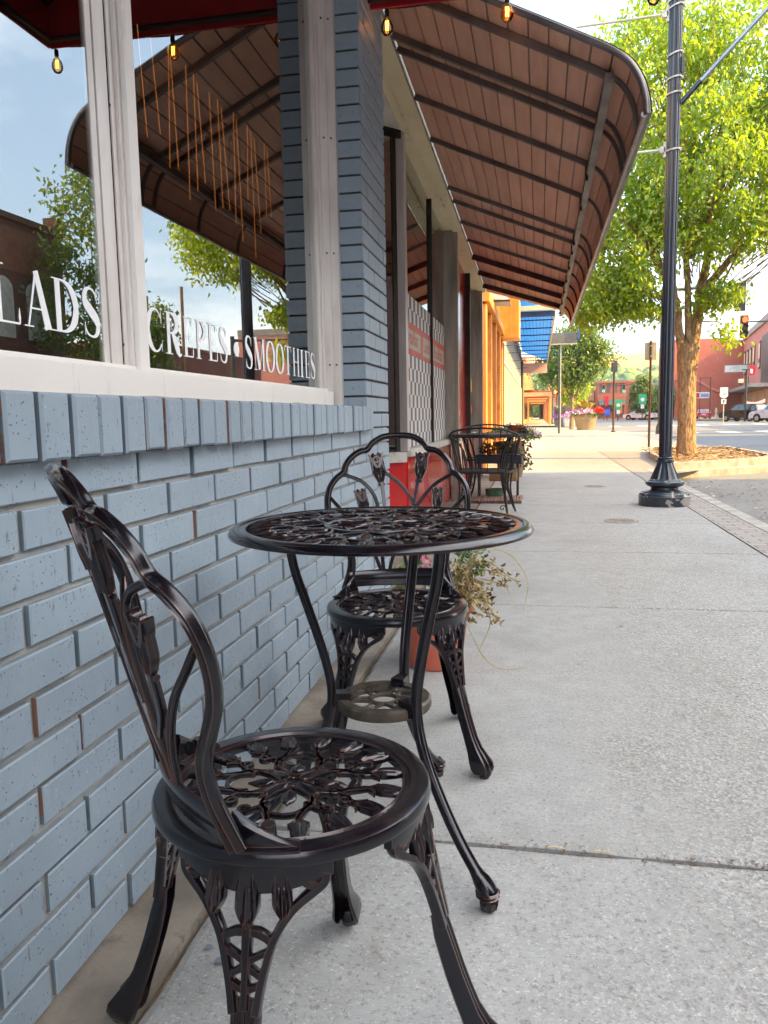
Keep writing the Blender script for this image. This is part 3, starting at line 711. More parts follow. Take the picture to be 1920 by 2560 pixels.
M_br=bronze(); M_pad=pm('rubber_pad',S('#3A3733'),S('#2B2926'),30,.9,bump=.5,bscale=60)
def interp(tab,x):
    return float(np.interp(x,[a for a,_ in tab],[b_ for _,b_ in tab]))
# chair leg: drawn on the sheet (s across, z up), bent out along a curve r(z)
RZ=[(0,.302),(.012,.303),(.03,.296),(.055,.280),(.09,.262),(.14,.243),(.20,.226),(.26,.213),(.31,.202),(.35,.192),(.40,.186)]
RZ=[(0,.300),(.015,.302),(.032,.294),(.06,.277),(.10,.258),(.15,.240),(.21,.222),(.27,.208),(.32,.197),(.36,.190),(.41,.186)]
def chair_leg(theta):
    b=B(); ct,st=math.cos(theta),math.sin(theta)
    def P(s,z,dr=0):
        r=interp(RZ,z)+dr
        # wrap wide upper parts round the seat ring
        if z>.28:
            k=min(1,(z-.28)/.08); a=s/.195; rr=r
            x0,y0=r,s; x1,y1=rr*math.cos(a),rr*math.sin(a); lx,ly=x0*(1-k)+x1*k,y0*(1-k)+y1*k
        else: lx,ly=r,s
        return V((lx*ct-ly*st,lx*st+ly*ct,z))
    def N(s,z):
        a=(s/.195 if z>.30 else s*3.2); 
        dz=(interp(RZ,z+.01)-interp(RZ,z-.01))/.02
        n=V((math.cos(a),math.sin(a),-dz)).normalized(); return V((n.x*ct-n.y*st,n.x*st+n.y*ct,n.z))
    def strip(pl,w,th,prof=BAR2,k=5,dr=0):
        q=cr(pl,k); b.sweep([P(p[0],p[1],dr) for p in q],[N(p[0],p[1]) for p in q],[p[2] if len(p)>2 else w for p in q],th,prof)
    # solid lower channel, hollow at the back
    zs=[.012,.02,.032,.048,.068,.095,.125,.155,.185,.215,.247]
    ws=[.036,.046,.050,.045,.037,.033,.032,.033,.034,.036,.038]
    ts=[.034,.046,.050,.044,.034,.028,.027,.026,.025,.023,.016]
    b.sweep([P(0,z,-.004) for z in zs],[N(0,z) for z in zs],ws,ts,[(-1,-.8),(-.78,-1),(-.68,.35),(.68,.35),(.78,-1),(1,-.8),(1,.55),(.84,.95),(.66,.95),(.56,.72),(.14,.70),(.07,.92),(-.07,.92),(-.14,.70),(-.56,.72),(-.66,.95),(-.84,.95),(-1,.55)])
    b.lathe([(.004,.006),(.016,.008),(.019,.018),(.015,.03),(.004,.034)],14,(P(0,.0)+V((0,0,0))-V((0,0,P(0,.0).z)))[:])
    for sg in (-1,1):
        strip([(sg*.0145,.230,.012),(sg*.019,.258,.011),(sg*.025,.286,.011),(sg*.032,.312,.011),(sg*.043,.334,.011),(sg*.058,.352,.011),(sg*.078,.367,.012),(sg*.096,.380,.014),(sg*.100,.392,.014)],.012,.015)
        strip([(sg*.090,.378,.010),(sg*.076,.380,.010),(sg*.066,.390,.009)],.01,.012)
        strip([(sg*.002,.257,.010),(sg*.011,.260,.009),(sg*.022,.266,.008)],.010,.012)
        strip([(sg*.002,.283,.011),(sg*.013,.277,.009),(sg*.024,.270,.008)],.010,.012)
        strip([(sg*.002,.290,.011),(sg*.014,.296,.009),(sg*.030,.304,.009)],.010,.012)
        strip([(sg*.003,.324,.012),(sg*.015,.323,.012),(sg*.028,.316,.011),(sg*.033,.307,.009)],.011,.014)
    strip([(0,.235,.011),(0,.28,.011),(0,.322,.014),(0,.340,.005)],.012,.016)
    def bud(s0,z0,s1,z1,L,wd):
        b.leafpad(P(s0,z0,.0),P(s1,z1,.0),N(s0,z0),L,wd,.010,2.0)
    bud(0,.330,0,.392,.062,.030)
    for sg in (-1,1): bud(sg*.045,.342,sg*.043,.392,.050,.025)
    # apron plate: belly-shaped band on the ring
    n=26; prev=None
    for i in range(n+1):
        u=-1+2*i/n; s=.104*u; zb=.388-.018*math.cos(u*PI*.5)**1.2; zt=.409
        a=theta+s/.186
        r=b.ring([V((rr*math.cos(a),rr*math.sin(a),z)) for rr,z in ((.192,zb),(.1945,zb+.006),(.1945,zt),(.180,zt),(.180,zb))])
        if prev: b.bridge(prev,r)
        else: b.face(list(reversed(r)))
        prev=r
    b.face(prev)
    return b
def seat_lattice(b,R,z,th=.008,groups=4,buds=16,cr_=.013,tabl=False):
    up=V((0,0,1))
    pol=lambda r,a:V((r*math.cos(a),r*math.sin(a),z))
    def st(P,w,k=5):
        q=cr([(*pol(r,a),w_) for r,a,w_ in P],k); b.sweep([p[:3] for p in q],up,[p[3]*.78 for p in q],th,BAR2)
    def circ(r,w,cx=0,cy=0,n=28): b.loop([(cx+r*math.cos(2*PI*i/n),cy+r*math.sin(2*PI*i/n),z) for i in range(n)],up,w,th,BAR2)
    circ(cr_,.008)
    for k in range(4):                                        # centre flower
        a=k*PI/2+.25; b.leafpad(pol(cr_*.9,a),pol(.06,a),up,.046,.026,.005,.5,wp=lambda t:math.sin(PI*min(1,t*.93+.07))**.8)
        a2=a+PI/4                                             # petal outline loops
        for sg in (-1,1): st([(.018,a2,.006),(.045,a2+sg*.55,.008),(.075,a2+sg*.50,.009),(.094,a2+sg*.18,.008),(.098,a2,.007)],.008)
        b.leafpad(pol(.030,a2),pol(.08,a2),up,.034,.022,.005,.5,wp=lambda t:math.sin(PI*min(1,t*.93+.07))**.8)
        for sg in (-1,1): st([(.050,a+sg*.02,.007),(.072,a+sg*.30,.009),(.098,a+sg*.52,.009),(.112,a+sg*.60,.008)],.008)
        for sg in (-1,1): circ(.0075,.006,*(pol(.098,a+sg*.17)[:2]),14)
    for k in range(buds):
        a=2*PI*(k+.5)/buds+.25; sg=1 if k%2 else -1
        st([(.068,a-sg*.22,.008),(.088,a-sg*.10,.009),(.106,a,.010),(.120,a,.012)],.009)
        for s2 in (-1,1): st([(.112,a,.007),(.121,a+s2*.06,.008),(.126,a+s2*.115,.003)],.007,3)
        b.leafpad(pol(.116,a),pol(R,a),up,R-.116+.004,.025,.006,2.0)
def back_strokes():
    """(x,z) strokes of the chair back; z above ground, chair height"""
    half=[(0,.893),(.045,.889),(.078,.871),(.095,.851),(.116,.846),(.140,.831),(.158,.808),(.166,.784),(.186,.768),(.204,.742),(.211,.710),(.209,.672),(.198,.636),(.178,.600),(.156,.565),(.143,.532),(.142,.497),(.150,.462),(.158,.436)]
    return half
def backmap(x,z):
    return V((x,-.166+1.35*x*x-(z-.42)*.26-.10*max(0,z-.62)*(z-.62)*1.0,z))
def bnorm(x,z):
    return V((2.7*x,-1,-.25)).normalized()*-1
def chair_back():
    b=B(); half=back_strokes()
    full=[(-x,z) for x,z in reversed(half[1:])]+half
    q=cr(full,5); n=len(q)
    P=[backmap(*p) for p in q]; U=[bnorm(*p) for p in q]
    w_=[.0195+.012*max(0,(.60-p[1])/.18) for p in q]
    b.sweep(P,U,w_,[.0175]*n,RIB2)
    # feet: brackets that run forward along the seat rim
    for sg in (-1,1):
        P_=[];U_=[];H_=[]
        for i in range(12):
            t=i/11; ang=math.radians(-90+sg*(43+t*27)); r=.189
            hh=.044*(1-t)**1.3+.007
            P_.append(V((r*math.cos(ang),r*math.sin(ang),.427+hh/2))); U_.append(V((math.cos(ang),math.sin(ang),0))); H_.append(hh)
        b.sweep(P_,U_,H_,.013,BAR2)
        P2=[p+V((0,0,-H_[i]/2+.003)) for i,p in enumerate(P_)]; b.sweep(P2,V((0,0,1)),.030,.007,BAR2)
        ang=math.radians(-90+sg*58); b.tube([(.180*math.cos(ang),.180*math.sin(ang),.425),(.180*math.cos(ang),.180*math.sin(ang),.456)],[.012,.009],12)
    # bottom cross plate
    q=[( -.148+.296*i/16,.475+.003*math.cos(PI*i/16)) for i in range(17)]
    b.sweep([backmap(*p) for p in q],[bnorm(*p) for p in q],.034,.010,BAR2)
    q=[(-.15+.30*i/16,.452) for i in range(17)]
    b.sweep([backmap(*p) for p in q],[bnorm(*p) for p in q],.02,.010,BAR2)
    return b
def back_work():
    b=B()
    def st(pl,k=6,prof=RIB2,th=.0095):
        q=cr(pl,k); b.sweep([backmap(p[0],p[1]) for p in q],[bnorm(p[0],p[1]) for p in q],[p[2] for p in q],th,prof)
    W_=.0115
    st([(-.030,.478,W_),(-.018,.54,W_),(-.022,.61,W_),(-.060,.68,W_),(-.108,.738,W_),(-.166,.775,W_)])
    st([(.030,.478,W_),(.012,.54,W_),(-.022,.60,W_),(-.052,.665,W_),(-.020,.728,W_),(.018,.764,W_),(.044,.782,W_)])
    st([(.045,.478,W_),(.052,.56,W_),(.056,.64,W_),(.072,.708,W_),(.108,.752,W_),(.150,.772,W_),(.172,.778,.013)])
    st([(-.045,.478,W_),(-.075,.55,W_),(-.12,.62,W_),(-.165,.670,W_),(-.205,.712,W_)])
    st([(.050,.478,W_),(.080,.55,W_),(.125,.62,W_),(.170,.670,W_),(.205,.712,W_)])
    # stems
    st([(-.040,.640,.009),(-.052,.700,.010),(-.064,.760,.012)],5,BAR2,.011); st([(.040,.600,.010),(.042,.68,.011),(.050,.752,.012)],5,BAR2,.011)
    st([(-.060,.56,.009),(-.100,.61,.010),(-.118,.665,.011)],5,BAR2,.011); st([(.062,.56,.009),(.088,.60,.010),(.098,.655,.011)],5,BAR2,.011)
    return b
TUL=[((-.066,.758),(-.078,.838),.039,'upper'),((.052,.750),(.070,.838),.042,'upper'),((-.120,.664),(-.124,.733),.032,'lower'),((.099,.656),(.118,.731),.034,'lower')]
def back_tulip(a,c,w_,k):
    b=B(); base=backmap(*a); tip=backmap(*c); n=bnorm(*a); L=(tip-base).length
    cup=lambda t:.42+.75*math.sin(min(1,t*1.6)*PI*.5) if t<.55 else 1.17-.35*(t-.55)/.45
    for sg,nn in ((1,n),(-1,-n)): b.leafpad(base+nn*.002,tip+nn*.002,nn,L*.93,w_,.0062,3.5,wp=cup)
    d=(tip-base).normalized(); s=d.cross(n)
    for sg in (-1,1):                                          # flared petal tips
        p0=base+d*L*.50; q=cr([(*(p0+s*sg*w_*.05),.008),(*(p0+s*sg*w_*.30+d*L*.22),.011),(*(p0+s*sg*w_*.52+d*L*.50),.004)],4)
        b.sweep([V(p[:3]) for p in q],n,[p[3] for p in q],.018,BAR2)
    q=[tip-d*L*.22+s*(.010*math.cos(u))+d*(.009*math.sin(u)) for u in [2*PI*i/14 for i in range(14)]]
    b.loop(q,n,.005,.016,BAR2)
    b.tube([base-d*.006-s*.010,base-d*.006+s*.010],.005,8); 
    return b
LEG0=50
def make_chair(label):
    t=thing('bistro_chair',label,'chair',(0,0,0),0,'bronze bistro chairs at the round table')
    b=B(); b.torus(0,[(.1585,.418),(.1600,.426),(.163,.4275),(.1655,.424),(.170,.424),(.1725,.4285),(.193,.4285),(.1975,.4265),(.2000,.421),(.2003,.412),(.1985,.409),(.193,.4085),(.182,.408),(.160,.414)],72)
    b.obj('seat_ring',M_br,t,35)
    b=B(); seat_lattice(b,.157,.4215); b.obj('seat_lattice',M_br,t,35)
    for k in range(4):
        lg=chair_leg(math.radians(LEG0+90*k)).obj('leg',M_br,t,38)
        a=math.radians(LEG0+90*k); q=B(); q.lathe([(.012,0),(.0125,.008),(.0,.008)],12,(.298*math.cos(a),.298*math.sin(a),0)); q.obj('foot_pad',M_pad,lg,40)
    f=chair_back().obj('back_frame',M_br,t,38)
    back_work().obj('back_scrollwork',M_br,t,38)
    for a,c,w_,k in TUL: back_tulip(a,c,w_,k).obj('tulip_flower',M_br,t,40)
    return t
chair=make_chair('dark bronze tulip chair nearest the camera, left of the round table')
chair.location=(-.350,1.047,0); chair.rotation_euler=(0,0,math.radians(-50))
dup(chair,(-.392,2.145,0),math.radians(-171.5),'dark bronze tulip chair on the far side of the round table')
# ---------------------------------------------------------------- table
TZ=.722; TR=.327
tb=thing('bistro_table','round dark bronze bistro table with pierced tulip top and three curved legs','table',(-.337,1.660,0))
b=B(); b.torus(0,[(.288,TZ-.007),(.2895,TZ-.001),(.293,TZ),(.304,TZ-.001),(.307,TZ+.0015),(.316,TZ+.001),(.324,TZ-.004),(.3275,TZ-.010),(.3265,TZ-.0155),(.320,TZ-.017),(.312,TZ-.014),(.289,TZ-.012)],96)
b.obj('top_rim',M_br,tb,35)
b=B(); up=V((0,0,1)); z=TZ-.005
pol=lambda r,a:V((r*math.cos(a),r*math.sin(a),z))
def st(P,k=5,th=.008):
    q=cr([(*pol(r,a),w_) for r,a,w_ in P],k); b.sweep([p[:3] for p in q],up,[p[3]*.8 for p in q],th,BAR2)
def circ(r,w_,cx=0,cy=0,n=60): b.loop([(cx+r*math.cos(2*PI*i/n),cy+r*math.sin(2*PI*i/n),z) for i in range(n)],up,w_,.009,BAR2)
circ(.030,.012,n=30); circ(.118,.012); 
for k in range(8):
    a=k*PI/4
    b.leafpad(pol(.036,a),pol(.1,a),up,.052,.026,.006,2)
    for sg in (-1,1): st([(.034,a+PI/8,.007),(.06,a+PI/8+sg*.30,.008),(.09,a+PI/8+sg*.30,.008),(.114,a+PI/8,.007)],4)
    for sg in (-1,1): st([(.120,a,.008),(.145,a+sg*.22,.009),(.175,a+sg*.30,.009),(.205,a+sg*.20,.009),(.225,a,.008)],4)
    b.leafpad(pol(.135,a),pol(.22,a),up,.07,.03,.006,1,wp=lambda t:math.sin(PI*min(1,t*.93+.07))**.8)
    circ(.012,.008,*(pol(.175,a+PI/8)[:2]),16)
for k in range(32):
    a=2*PI*(k+.5)/32; sg=1 if k%2 else -1
    st([(.185,a-sg*.14,.008),(.207,a-sg*.05,.009),(.232,a,.010),(.246,a,.012)],4)
    for s2 in (-1,1): st([(.236,a,.007),(.247,a+s2*.035,.008),(.254,a+s2*.06,.003)],3)
    b.leafpad(pol(.240,a),pol(.29,a),up,.050,.030,.006,2.0)
b.obj('top_lattice',M_br,tb,35)
b=B(); b.torus(0,[(.196,TZ-.018),(.212,TZ-.018),(.212,TZ-.009),(.196,TZ-.009)],60); b.obj('under_ring',M_br,tb,40)
TP=[(.003,.335),(.020,.338),(.036,.330),(.055,.305),(.085,.268),(.12,.232),(.17,.190),(.22,.155),(.27,.130),(.32,.118),(.37,.118),(.43,.130),(.50,.150),(.57,.172),(.63,.190),(.717,.204)]
for k,ad in enumerate((-43,77,197)):
    a=math.radians(ad); q=cr([(r,zz) for zz,r in TP],3)
    b=B(); ww=[]; 
    for r,zz in q: ww.append(.025 if zz>.06 else .026+.014*math.sin(PI*min(1,(.06-zz)/.05)) )
    b.sweep([(r*math.cos(a),r*math.sin(a),zz) for r,zz in q],[V((math.cos(a),math.sin(a),.0))+V((0,0,.9 if q[i][1]<.12 else .25)) for i in range(len(q))],ww,[.019 if zz>.05 else .030 for r,zz in q],RIB2)
    for zz,rr in ((.026,.0235),(.034,.0245)): b.torus(0,[(rr-.004,zz-.003),(rr,zz),(rr-.004,zz+.003)],16,(.333*math.cos(a),.333*math.sin(a),0))
    lg=b.obj('leg',M_br,tb,38)
    q=B(); q.lathe([(.015,0),(.017,.012),(.0,.014)],14,(.334*math.cos(a),.334*math.sin(a),0)); q.obj('foot_pad',M_pad,lg,40)
    q=B(); q.hexa([V((r*math.cos(a)-s_*math.sin(a),r*math.sin(a)+s_*math.cos(a),zz)) for zz in (.316,.348) for r,s_ in ((.075,-.016),(.112,-.013),(.112,.013),(.075,.016))]); q.obj('shelf_bracket',M_br,lg)
b=B(); b.torus(0,[(.079,.320),(.080,.333),(.100,.334),(.105,.330),(.106,.316),(.103,.310),(.083,.312)],56)
z=.325
for k in range(6):
    a=k*PI/3+.2
    for sg in (-1,1): st([(.030,a+PI/6,.006),(.05,a+PI/6+sg*.34,.007),(.068,a+PI/6+sg*.36,.007),(.080,a+PI/6+sg*.15,.006)],4,.007)
    b.leafpad(pol(.052,a),pol(.08,a),up,.028,.020,.005,2)
circ(.030,.007,n=26)
b.obj('lower_shelf',pm('bronze_dusty',S('#5E544A'),S('#3E3731'),30,.5,metal=.4,bump=.2,bscale=80,dirt=S('#6B6258')),tb,35)
# ================================================================ potted plant behind the far chair
t=NT('terracotta'); v=t.coord(); 
M_tc=t.set(color=t.mix(t.noise(v,7,5),S('#A9513C'),S('#B9624B')),rough=.6,normal=t.bump(t.noise(v,30,4),.08,.003))
pp=thing('potted_plant','terracotta pot with dried flower stems and straw leaves behind the far bronze chair','potted plant',(-.395,2.935,0))
b=B(); b.lathe([(.100,0),(.107,.004),(.110,.02),(.132,.205),(.130,.21),(.152,.212),(.157,.218),(.157,.243),(.150,.249),(.140,.246),(.136,.22),(.0,.22)],48); b.obj('pot',M_tc,pp,35)
b=B(); b.lathe([(.134,.222),(.09,.232),(.0,.235)],24); b.obj('soil',M_soil,pp)
M_dry=pm('dry_plant',S('#A48F62'),S('#7E6A45'),20,.85); M_gr=pm('plant_green',S('#5E7A3C'),S('#43602C'),20,.7); M_pk=pm('pink_petal',S('#D6246E'),S('#F0B7C9'),60,.6); M_straw=pm('straw_leaf',S('#BDAE7E'),S('#8F8054'),9,.75)
def leafy(name,n,src,mats,size,aspect=.45,par_=None,droop=.3):
    vs=[];fs=[];mi=[]
    for i in range(n):
        p,d=src(); d=V(d).normalized(); s=d.orthogonal().normalized(); s.rotate(__import__('mathutils').Quaternion(d,random.random()*6.28)); nn=d.cross(s); L_=size*random.uniform(.6,1.3); k=len(vs)
        for u,q,h in ((0,0,0),(.35,aspect/2,.06),(.75,aspect*.32,.02),(1,0,-droop),(.75,-aspect*.32,.02),(.35,-aspect/2,.06)):
            vs.append(V(p)+d*(u*L_)+s*(q*L_)+nn*(h*L_))
        fs+= [(k,k+1,k+2,k+3),(k,k+3,k+4,k+5)]; m=random.randrange(len(mats)); mi+=[m,m]
    me=bpy.data.meshes.new(name); me.from_pydata(vs,[],fs); me.update(); o=mk(name,me,mats,par_); me.polygons.foreach_set('material_index',mi); return o
b=B(); tips=[]
for i in range(20):
    a=random.uniform(-1.2,1.8); r=random.uniform(.02,.10); rr=random.uniform(.10,.25); h=random.uniform(.26,.42)
    p0=(r*math.cos(a),r*math.sin(a),.22); p1=((r+rr)*.55*math.cos(a),(r+rr)*.5*math.sin(a),h); p2=((r+rr)*math.cos(a)*1.0,(r+rr)*.8*math.sin(a),h-random.uniform(.02,.15))
    q=cr([p0,p1,p2],6); b.tube([tuple(x) for x in q],[.0022]*len(q),5); tips.append(q)
b.obj('dry_stems',M_dry,pp,60)
def srcdry():
    q=random.choice(tips); i=random.randrange(4,len(q)); return V(q[i])+V([random.gauss(0,.012) for _ in range(3)]),(random.gauss(0,1),random.gauss(0,1),random.gauss(-.4,.7))
leafy('dry_foliage',760,srcdry,[M_dry,pm('dry_plant_b',S('#7A6238'),S('#5F4B2A')),M_straw],.022,.5,pp,.5)
heads=[(-.05,.03,.40),(-.10,-.02,.36),(.12,.04,.45),(.17,.03,.44),(-.13,.03,.31)]
def srcgr():
    h=random.choice(heads); return V(h)+V((random.gauss(0,.022),random.gauss(0,.022),random.gauss(-.03,.035))),(random.gauss(0,1),random.gauss(0,1),random.gauss(.3,.6))
leafy('green_foliage',330,srcgr,[M_gr,pm('plant_green_b',S('#7C9450'),S('#5E7A3C'))],.026,.42,pp,.3)
b=B()
for h in heads:
    q=cr([(h[0]*.3,h[1]*.3,.22),(h[0]*.8,h[1]*.8,h[2]*.8),h],5); b.tube([tuple(x) for x in q],.0025,5)
b.obj('green_stems',M_gr,pp,60)
for (x,y,z_) in ((-.045,-.02,.425),(-.03,.0,.41),(-.018,.01,.40),(-.03,-.03,.385),(.09,.04,.475)):
    b=B()
    for k in range(5):
        a=k*2*PI/5; b.poly([(x,y,z_),(x+.010*math.cos(a-.5),y-.003,z_+.010*math.sin(a-.5)),(x+.014*math.cos(a),y-.004,z_+.014*math.sin(a)),(x+.010*math.cos(a+.5),y-.003,z_+.010*math.sin(a+.5))])
    b.obj('flower',M_pk,pp)
b=B()
for pl in ([(.07,-.02,.22),(.12,.0,.36),(.20,.0,.55)],[(.08,.0,.22),(.15,.0,.40),(.26,-.01,.60)],[(.06,0,.22),(.17,0,.44),(.29,0,.43),(.355,0,.33),(.34,0,.22)],[(.07,-.03,.22),(.16,-.04,.33),(.22,-.06,.20),(.18,-.07,.08)],[(.10,-.04,.23),(.13,-.08,.19),(.20,-.10,.06),(.27,-.10,.02),(.35,-.10,.03)],[(.0,0,.22),(.14,.01,.40),(.24,.02,.37),(.31,.02,.22)]):
    q=cr(pl,7); n_=len(q); b.sweep([tuple(x) for x in q],[V((0,-1,.5))]*n_,[.0034*math.sin(PI*min(1,.12+.88*i/n_))+.0012 for i in range(n_)],.0012,BAR2)
b.obj('straw_leaves',M_straw,pp,60)
# ================================================================ diner next door
DX=-1.0
M_redp=pm('red_enamel',S('#C01A16'),S('#A81614'),2,.22,bump=.05,bscale=8,bdist=.004,coat=.4)
M_white=pm('white_sill',S('#C9C6C0'),S('#B0ADA6'),6,.6,dirt=S('#8D867C'))
M_steel=pm('weathered_steel',S('#A89E93'),S('#857B70'),3,.38,metal=.4,bump=.1,bscale=40,stretch=(3,3,.5))
M_steeld=pm('dark_steel_post',S('#3B332E'),S('#2A2522'),5,.5,metal=.4)
M_beam=pm('stained_beam',S('#E8D8B4'),S('#D0BE98'),2.2,.75,bump=.25,bscale=30,dirt=S('#5A4E3A'),stretch=(1,.35,2))
din=thing('diner_building','diner shop front with red enamel base, chequered window film and brown awning','building',(DX,9.5,0)); dl=-V((DX,9.5,0))
def P_(b,name,mats,parent=din,smooth=None,label=None):
    o=b.obj(name,mats,parent,smooth,label)
    if parent==din: o.location=dl
    return o
b=B(); 
for y0,y1 in ((5.98,7.1),(7.105,8.25),(8.255,8.80),(8.96,10.0),(10.005,11.06),(11.16,12.33)): b.cbox(-1.4,DX+.012,y0,y1,.01,.64,.004)
b.hexa([(-1.75,5.20,0),(-1.0,5.95,0),(-1.02,5.97,0),(-1.77,5.22,0),(-1.75,5.20,.606),(-1.0,5.95,.606),(-1.02,5.97,.606),(-1.77,5.22,.606)]); b.box(-1.05,-1.0,5.955,5.98,0,.64); b.box(-1.5,DX-.01,8.9,11.2,.64,3.0)
P_(b,'red_base',M_redp)
b=B(); b.cbox(-1.1,DX+.045,5.99,12.45,.642,.700,.006); b.hexa([(-1.75,5.15,.608),(-.985,5.915,.608),(-1.02,5.99,.608),(-1.79,5.22,.608),(-1.75,5.15,.685),(-.985,5.915,.685),(-1.02,5.99,.685),(-1.79,5.22,.685)]); P_(b,'window_sill',M_white)
b=B(); b.box(-2.1,-1.0,4.09,5.95,3.03,3.06); b.box(-2.1,-2.05,4.09,5.95,0,3.03); b.box(-6,-1.35,5.98,12.5,3.0,5.2); b.box(-6,DX-.12,4.085,12.5,3.3,4.6); b.box(-5.9,-5.8,6,12.4,0,3.2); b.box(-5.8,-1.05,12.40,12.49,0,3.3)
P_(b,'upper_wall',pm('cream_wall',S('#C8C2B6'),S('#B4ADA0')))
b=B(); b.box(-5.8,-1.1,6.0,12.4,.0,.04); b.box(-5.8,-1.1,6,12.4,2.98,3.0); b.box(-5.79,-5.7,6,12.4,0,3); P_(b,'interior',M_in)
b=B(); b.box(-1.045,-.985,5.945,6.052,.69,3.02); 
P_(b,'corner_post',pm('bright_post',S('#D2CBC9'),S('#AFA5A2'),4,.35,metal=.1,stretch=(2,2,.3)))
b=B(); b.hexa([(-1.06,5.885,.69),(-1.035,5.91,.69),(-1.05,5.925,.69),(-1.075,5.90,.69),(-1.06,5.885,3.0),(-1.035,5.91,3.0),(-1.05,5.925,3.0),(-1.075,5.90,3.0)]); b.hexa([(-1.75,5.195,2.97),(-1.0,5.945,2.97),(-1.015,5.96,2.97),(-1.765,5.21,2.97),(-1.75,5.195,3.03),(-1.0,5.945,3.03),(-1.015,5.96,3.03),(-1.765,5.21,3.03)]); P_(b,'side_frame',M_steeld)
def dp(nm,x0,x1,y0,y1,z0,z1,lab=None):
    q=B(); q.box(x0,x1,y0,y1,z0,z1); return P_(q,nm,M_gl2,din,None,lab)
q=B(); q.hexa([(-1.75,5.21,.69),(-1.05,5.91,.69),(-1.054,5.914,.69),(-1.754,5.214,.69),(-1.75,5.21,2.98),(-1.05,5.91,2.98),(-1.054,5.914,2.98),(-1.754,5.214,2.98)]); P_(q,'window_pane',M_gl2,din,None,'angled side pane in the recessed entry')
g1=dp('window_pane',-1.036,-1.030,6.055,7.63,.70,3.0); g2=dp('window_pane',-1.036,-1.030,7.66,8.80,.70,3.0); dp('window_pane',-1.036,-1.030,11.2,12.33,.70,2.95)
b=B(); b.box(-1.05,-1.005,7.632,7.658,.70,3.02); P_(b,'mullion',M_steeld)
b=B(); b.box(-1.04,-.935,8.80,8.90,.70,3.04); b.box(-.960,-.885,8.84,8.93,.0,3.04); P_(b,'steel_column',M_steel)
b=B(); b.box(-1.03,-.94,11.08,11.18,.64,3.0); b.box(-1.03,-.925,11.06,11.2,2.95,3.0); P_(b,'steel_column',M_steeld)
b=B(); b.box(-1.04,-.93,12.33,12.45,0,2.9); b.box(-.930,-.862,12.36,12.49,0,2.9); P_(b,'steel_column',M_steel)
# beam : slopes slightly with the street
zb=lambda y:3.06-.028*(y-4.4)
def beam(x0,x1,d0,d1,mat,name):
    q=B(); a,c=4.09,12.5
    q.hexa([(x0,a,zb(a)+d0),(x1,a,zb(a)+d0),(x1,c,zb(c)+d0),(x0,c,zb(c)+d0),(x0,a,zb(a)+d1),(x1,a,zb(a)+d1),(x1,c,zb(c)+d1),(x0,c,zb(c)+d1)])
    return P_(q,name,mat)
beam(-1.06,-.935,0.012,.3,M_beam,'soffit_board'); beam(-.932,-.828,.0,.34,M_beam,'header_beam'); beam(-.826,-.815,.006,.36,M_steel,'flashing')
# chequered film
M_film=pm('white_film',S('#D9DDE0'),S('#CDD1D4'),4,.5,bump=.02); M_filmr=pm('red_film',S('#C8452C'),S('#B83A24'),3,.45,bump=.02); M_filmt=pm('grey_film',S('#B9B3A6'),S('#A7A195'),3,.5,bump=.02); M_brf=pm('brown_film',S('#6E5F58'),S('#5F514B'),3,.5)
sq=.1065; XF2=-1.0285
for (g,ya,yb) in ((g1,6.062,7.628),(g2,7.664,8.795)):
    b=B(); n=int((yb-ya)/sq)+1; 
    bg=B(); bg.poly([(XF2-.0006,ya,.705),(XF2-.0006,yb,.705),(XF2-.0006,yb,1.455),(XF2-.0006,ya,1.455)]); bg.poly([(XF2-.0006,ya,1.71),(XF2-.0006,yb,1.71),(XF2-.0006,yb,1.925),(XF2-.0006,ya,1.925)])
    bg.obj('film_ground',M_brf,g)
    rows=[.705+sq*k for k in range(7)]+[1.71,1.71+sq]
    for r,z in enumerate(rows):
        for i in range(n):
            if (i+r)%2: continue
            a=ya+i*sq; c=min(a+sq,yb)
            if c-a<.01: continue
            b.poly([(XF2,a,z),(XF2,c,z),(XF2,c,min(z+sq,1.455) if r<7 else z+sq),(XF2,a,min(z+sq,1.455) if r<7 else z+sq)])
    b.obj('chequer_film',M_film,g)
    b=B(); b.poly([(XF2,ya,1.4555),(XF2,yb,1.4555),(XF2,yb,1.7095),(XF2,ya,1.7095)]); b.obj('red_band',M_filmr,g)
b=B(); b.poly([(XF2+.0006,6.07,1.50),(XF2+.0006,7.0,1.50),(XF2+.0006,7.0,1.655),(XF2+.0006,6.07,1.655)]); b.poly([(XF2+.0006,7.12,1.49),(XF2+.0006,7.62,1.49),(XF2+.0006,7.62,1.66),(XF2+.0006,7.12,1.66)]); b.poly([(XF2+.0006,7.72,1.50),(XF2+.0006,8.7,1.50),(XF2+.0006,8.7,1.65),(XF2+.0006,7.72,1.65)])
b.obj('film_panel',M_filmt,g1)
text('Breakfast',M_filmr,(XF2+.0014,6.53,1.59),.17,g1,(PI/2,0,PI/2),.0003)
text('Lunch',M_filmr,(XF2+.0014,7.37,1.58),.17,g1,(PI/2,0,PI/2),.0003)
text('Breakfast',M_filmr,(XF2+.0014,8.2,1.58),.17,g2,(PI/2,0,PI/2),.0003)
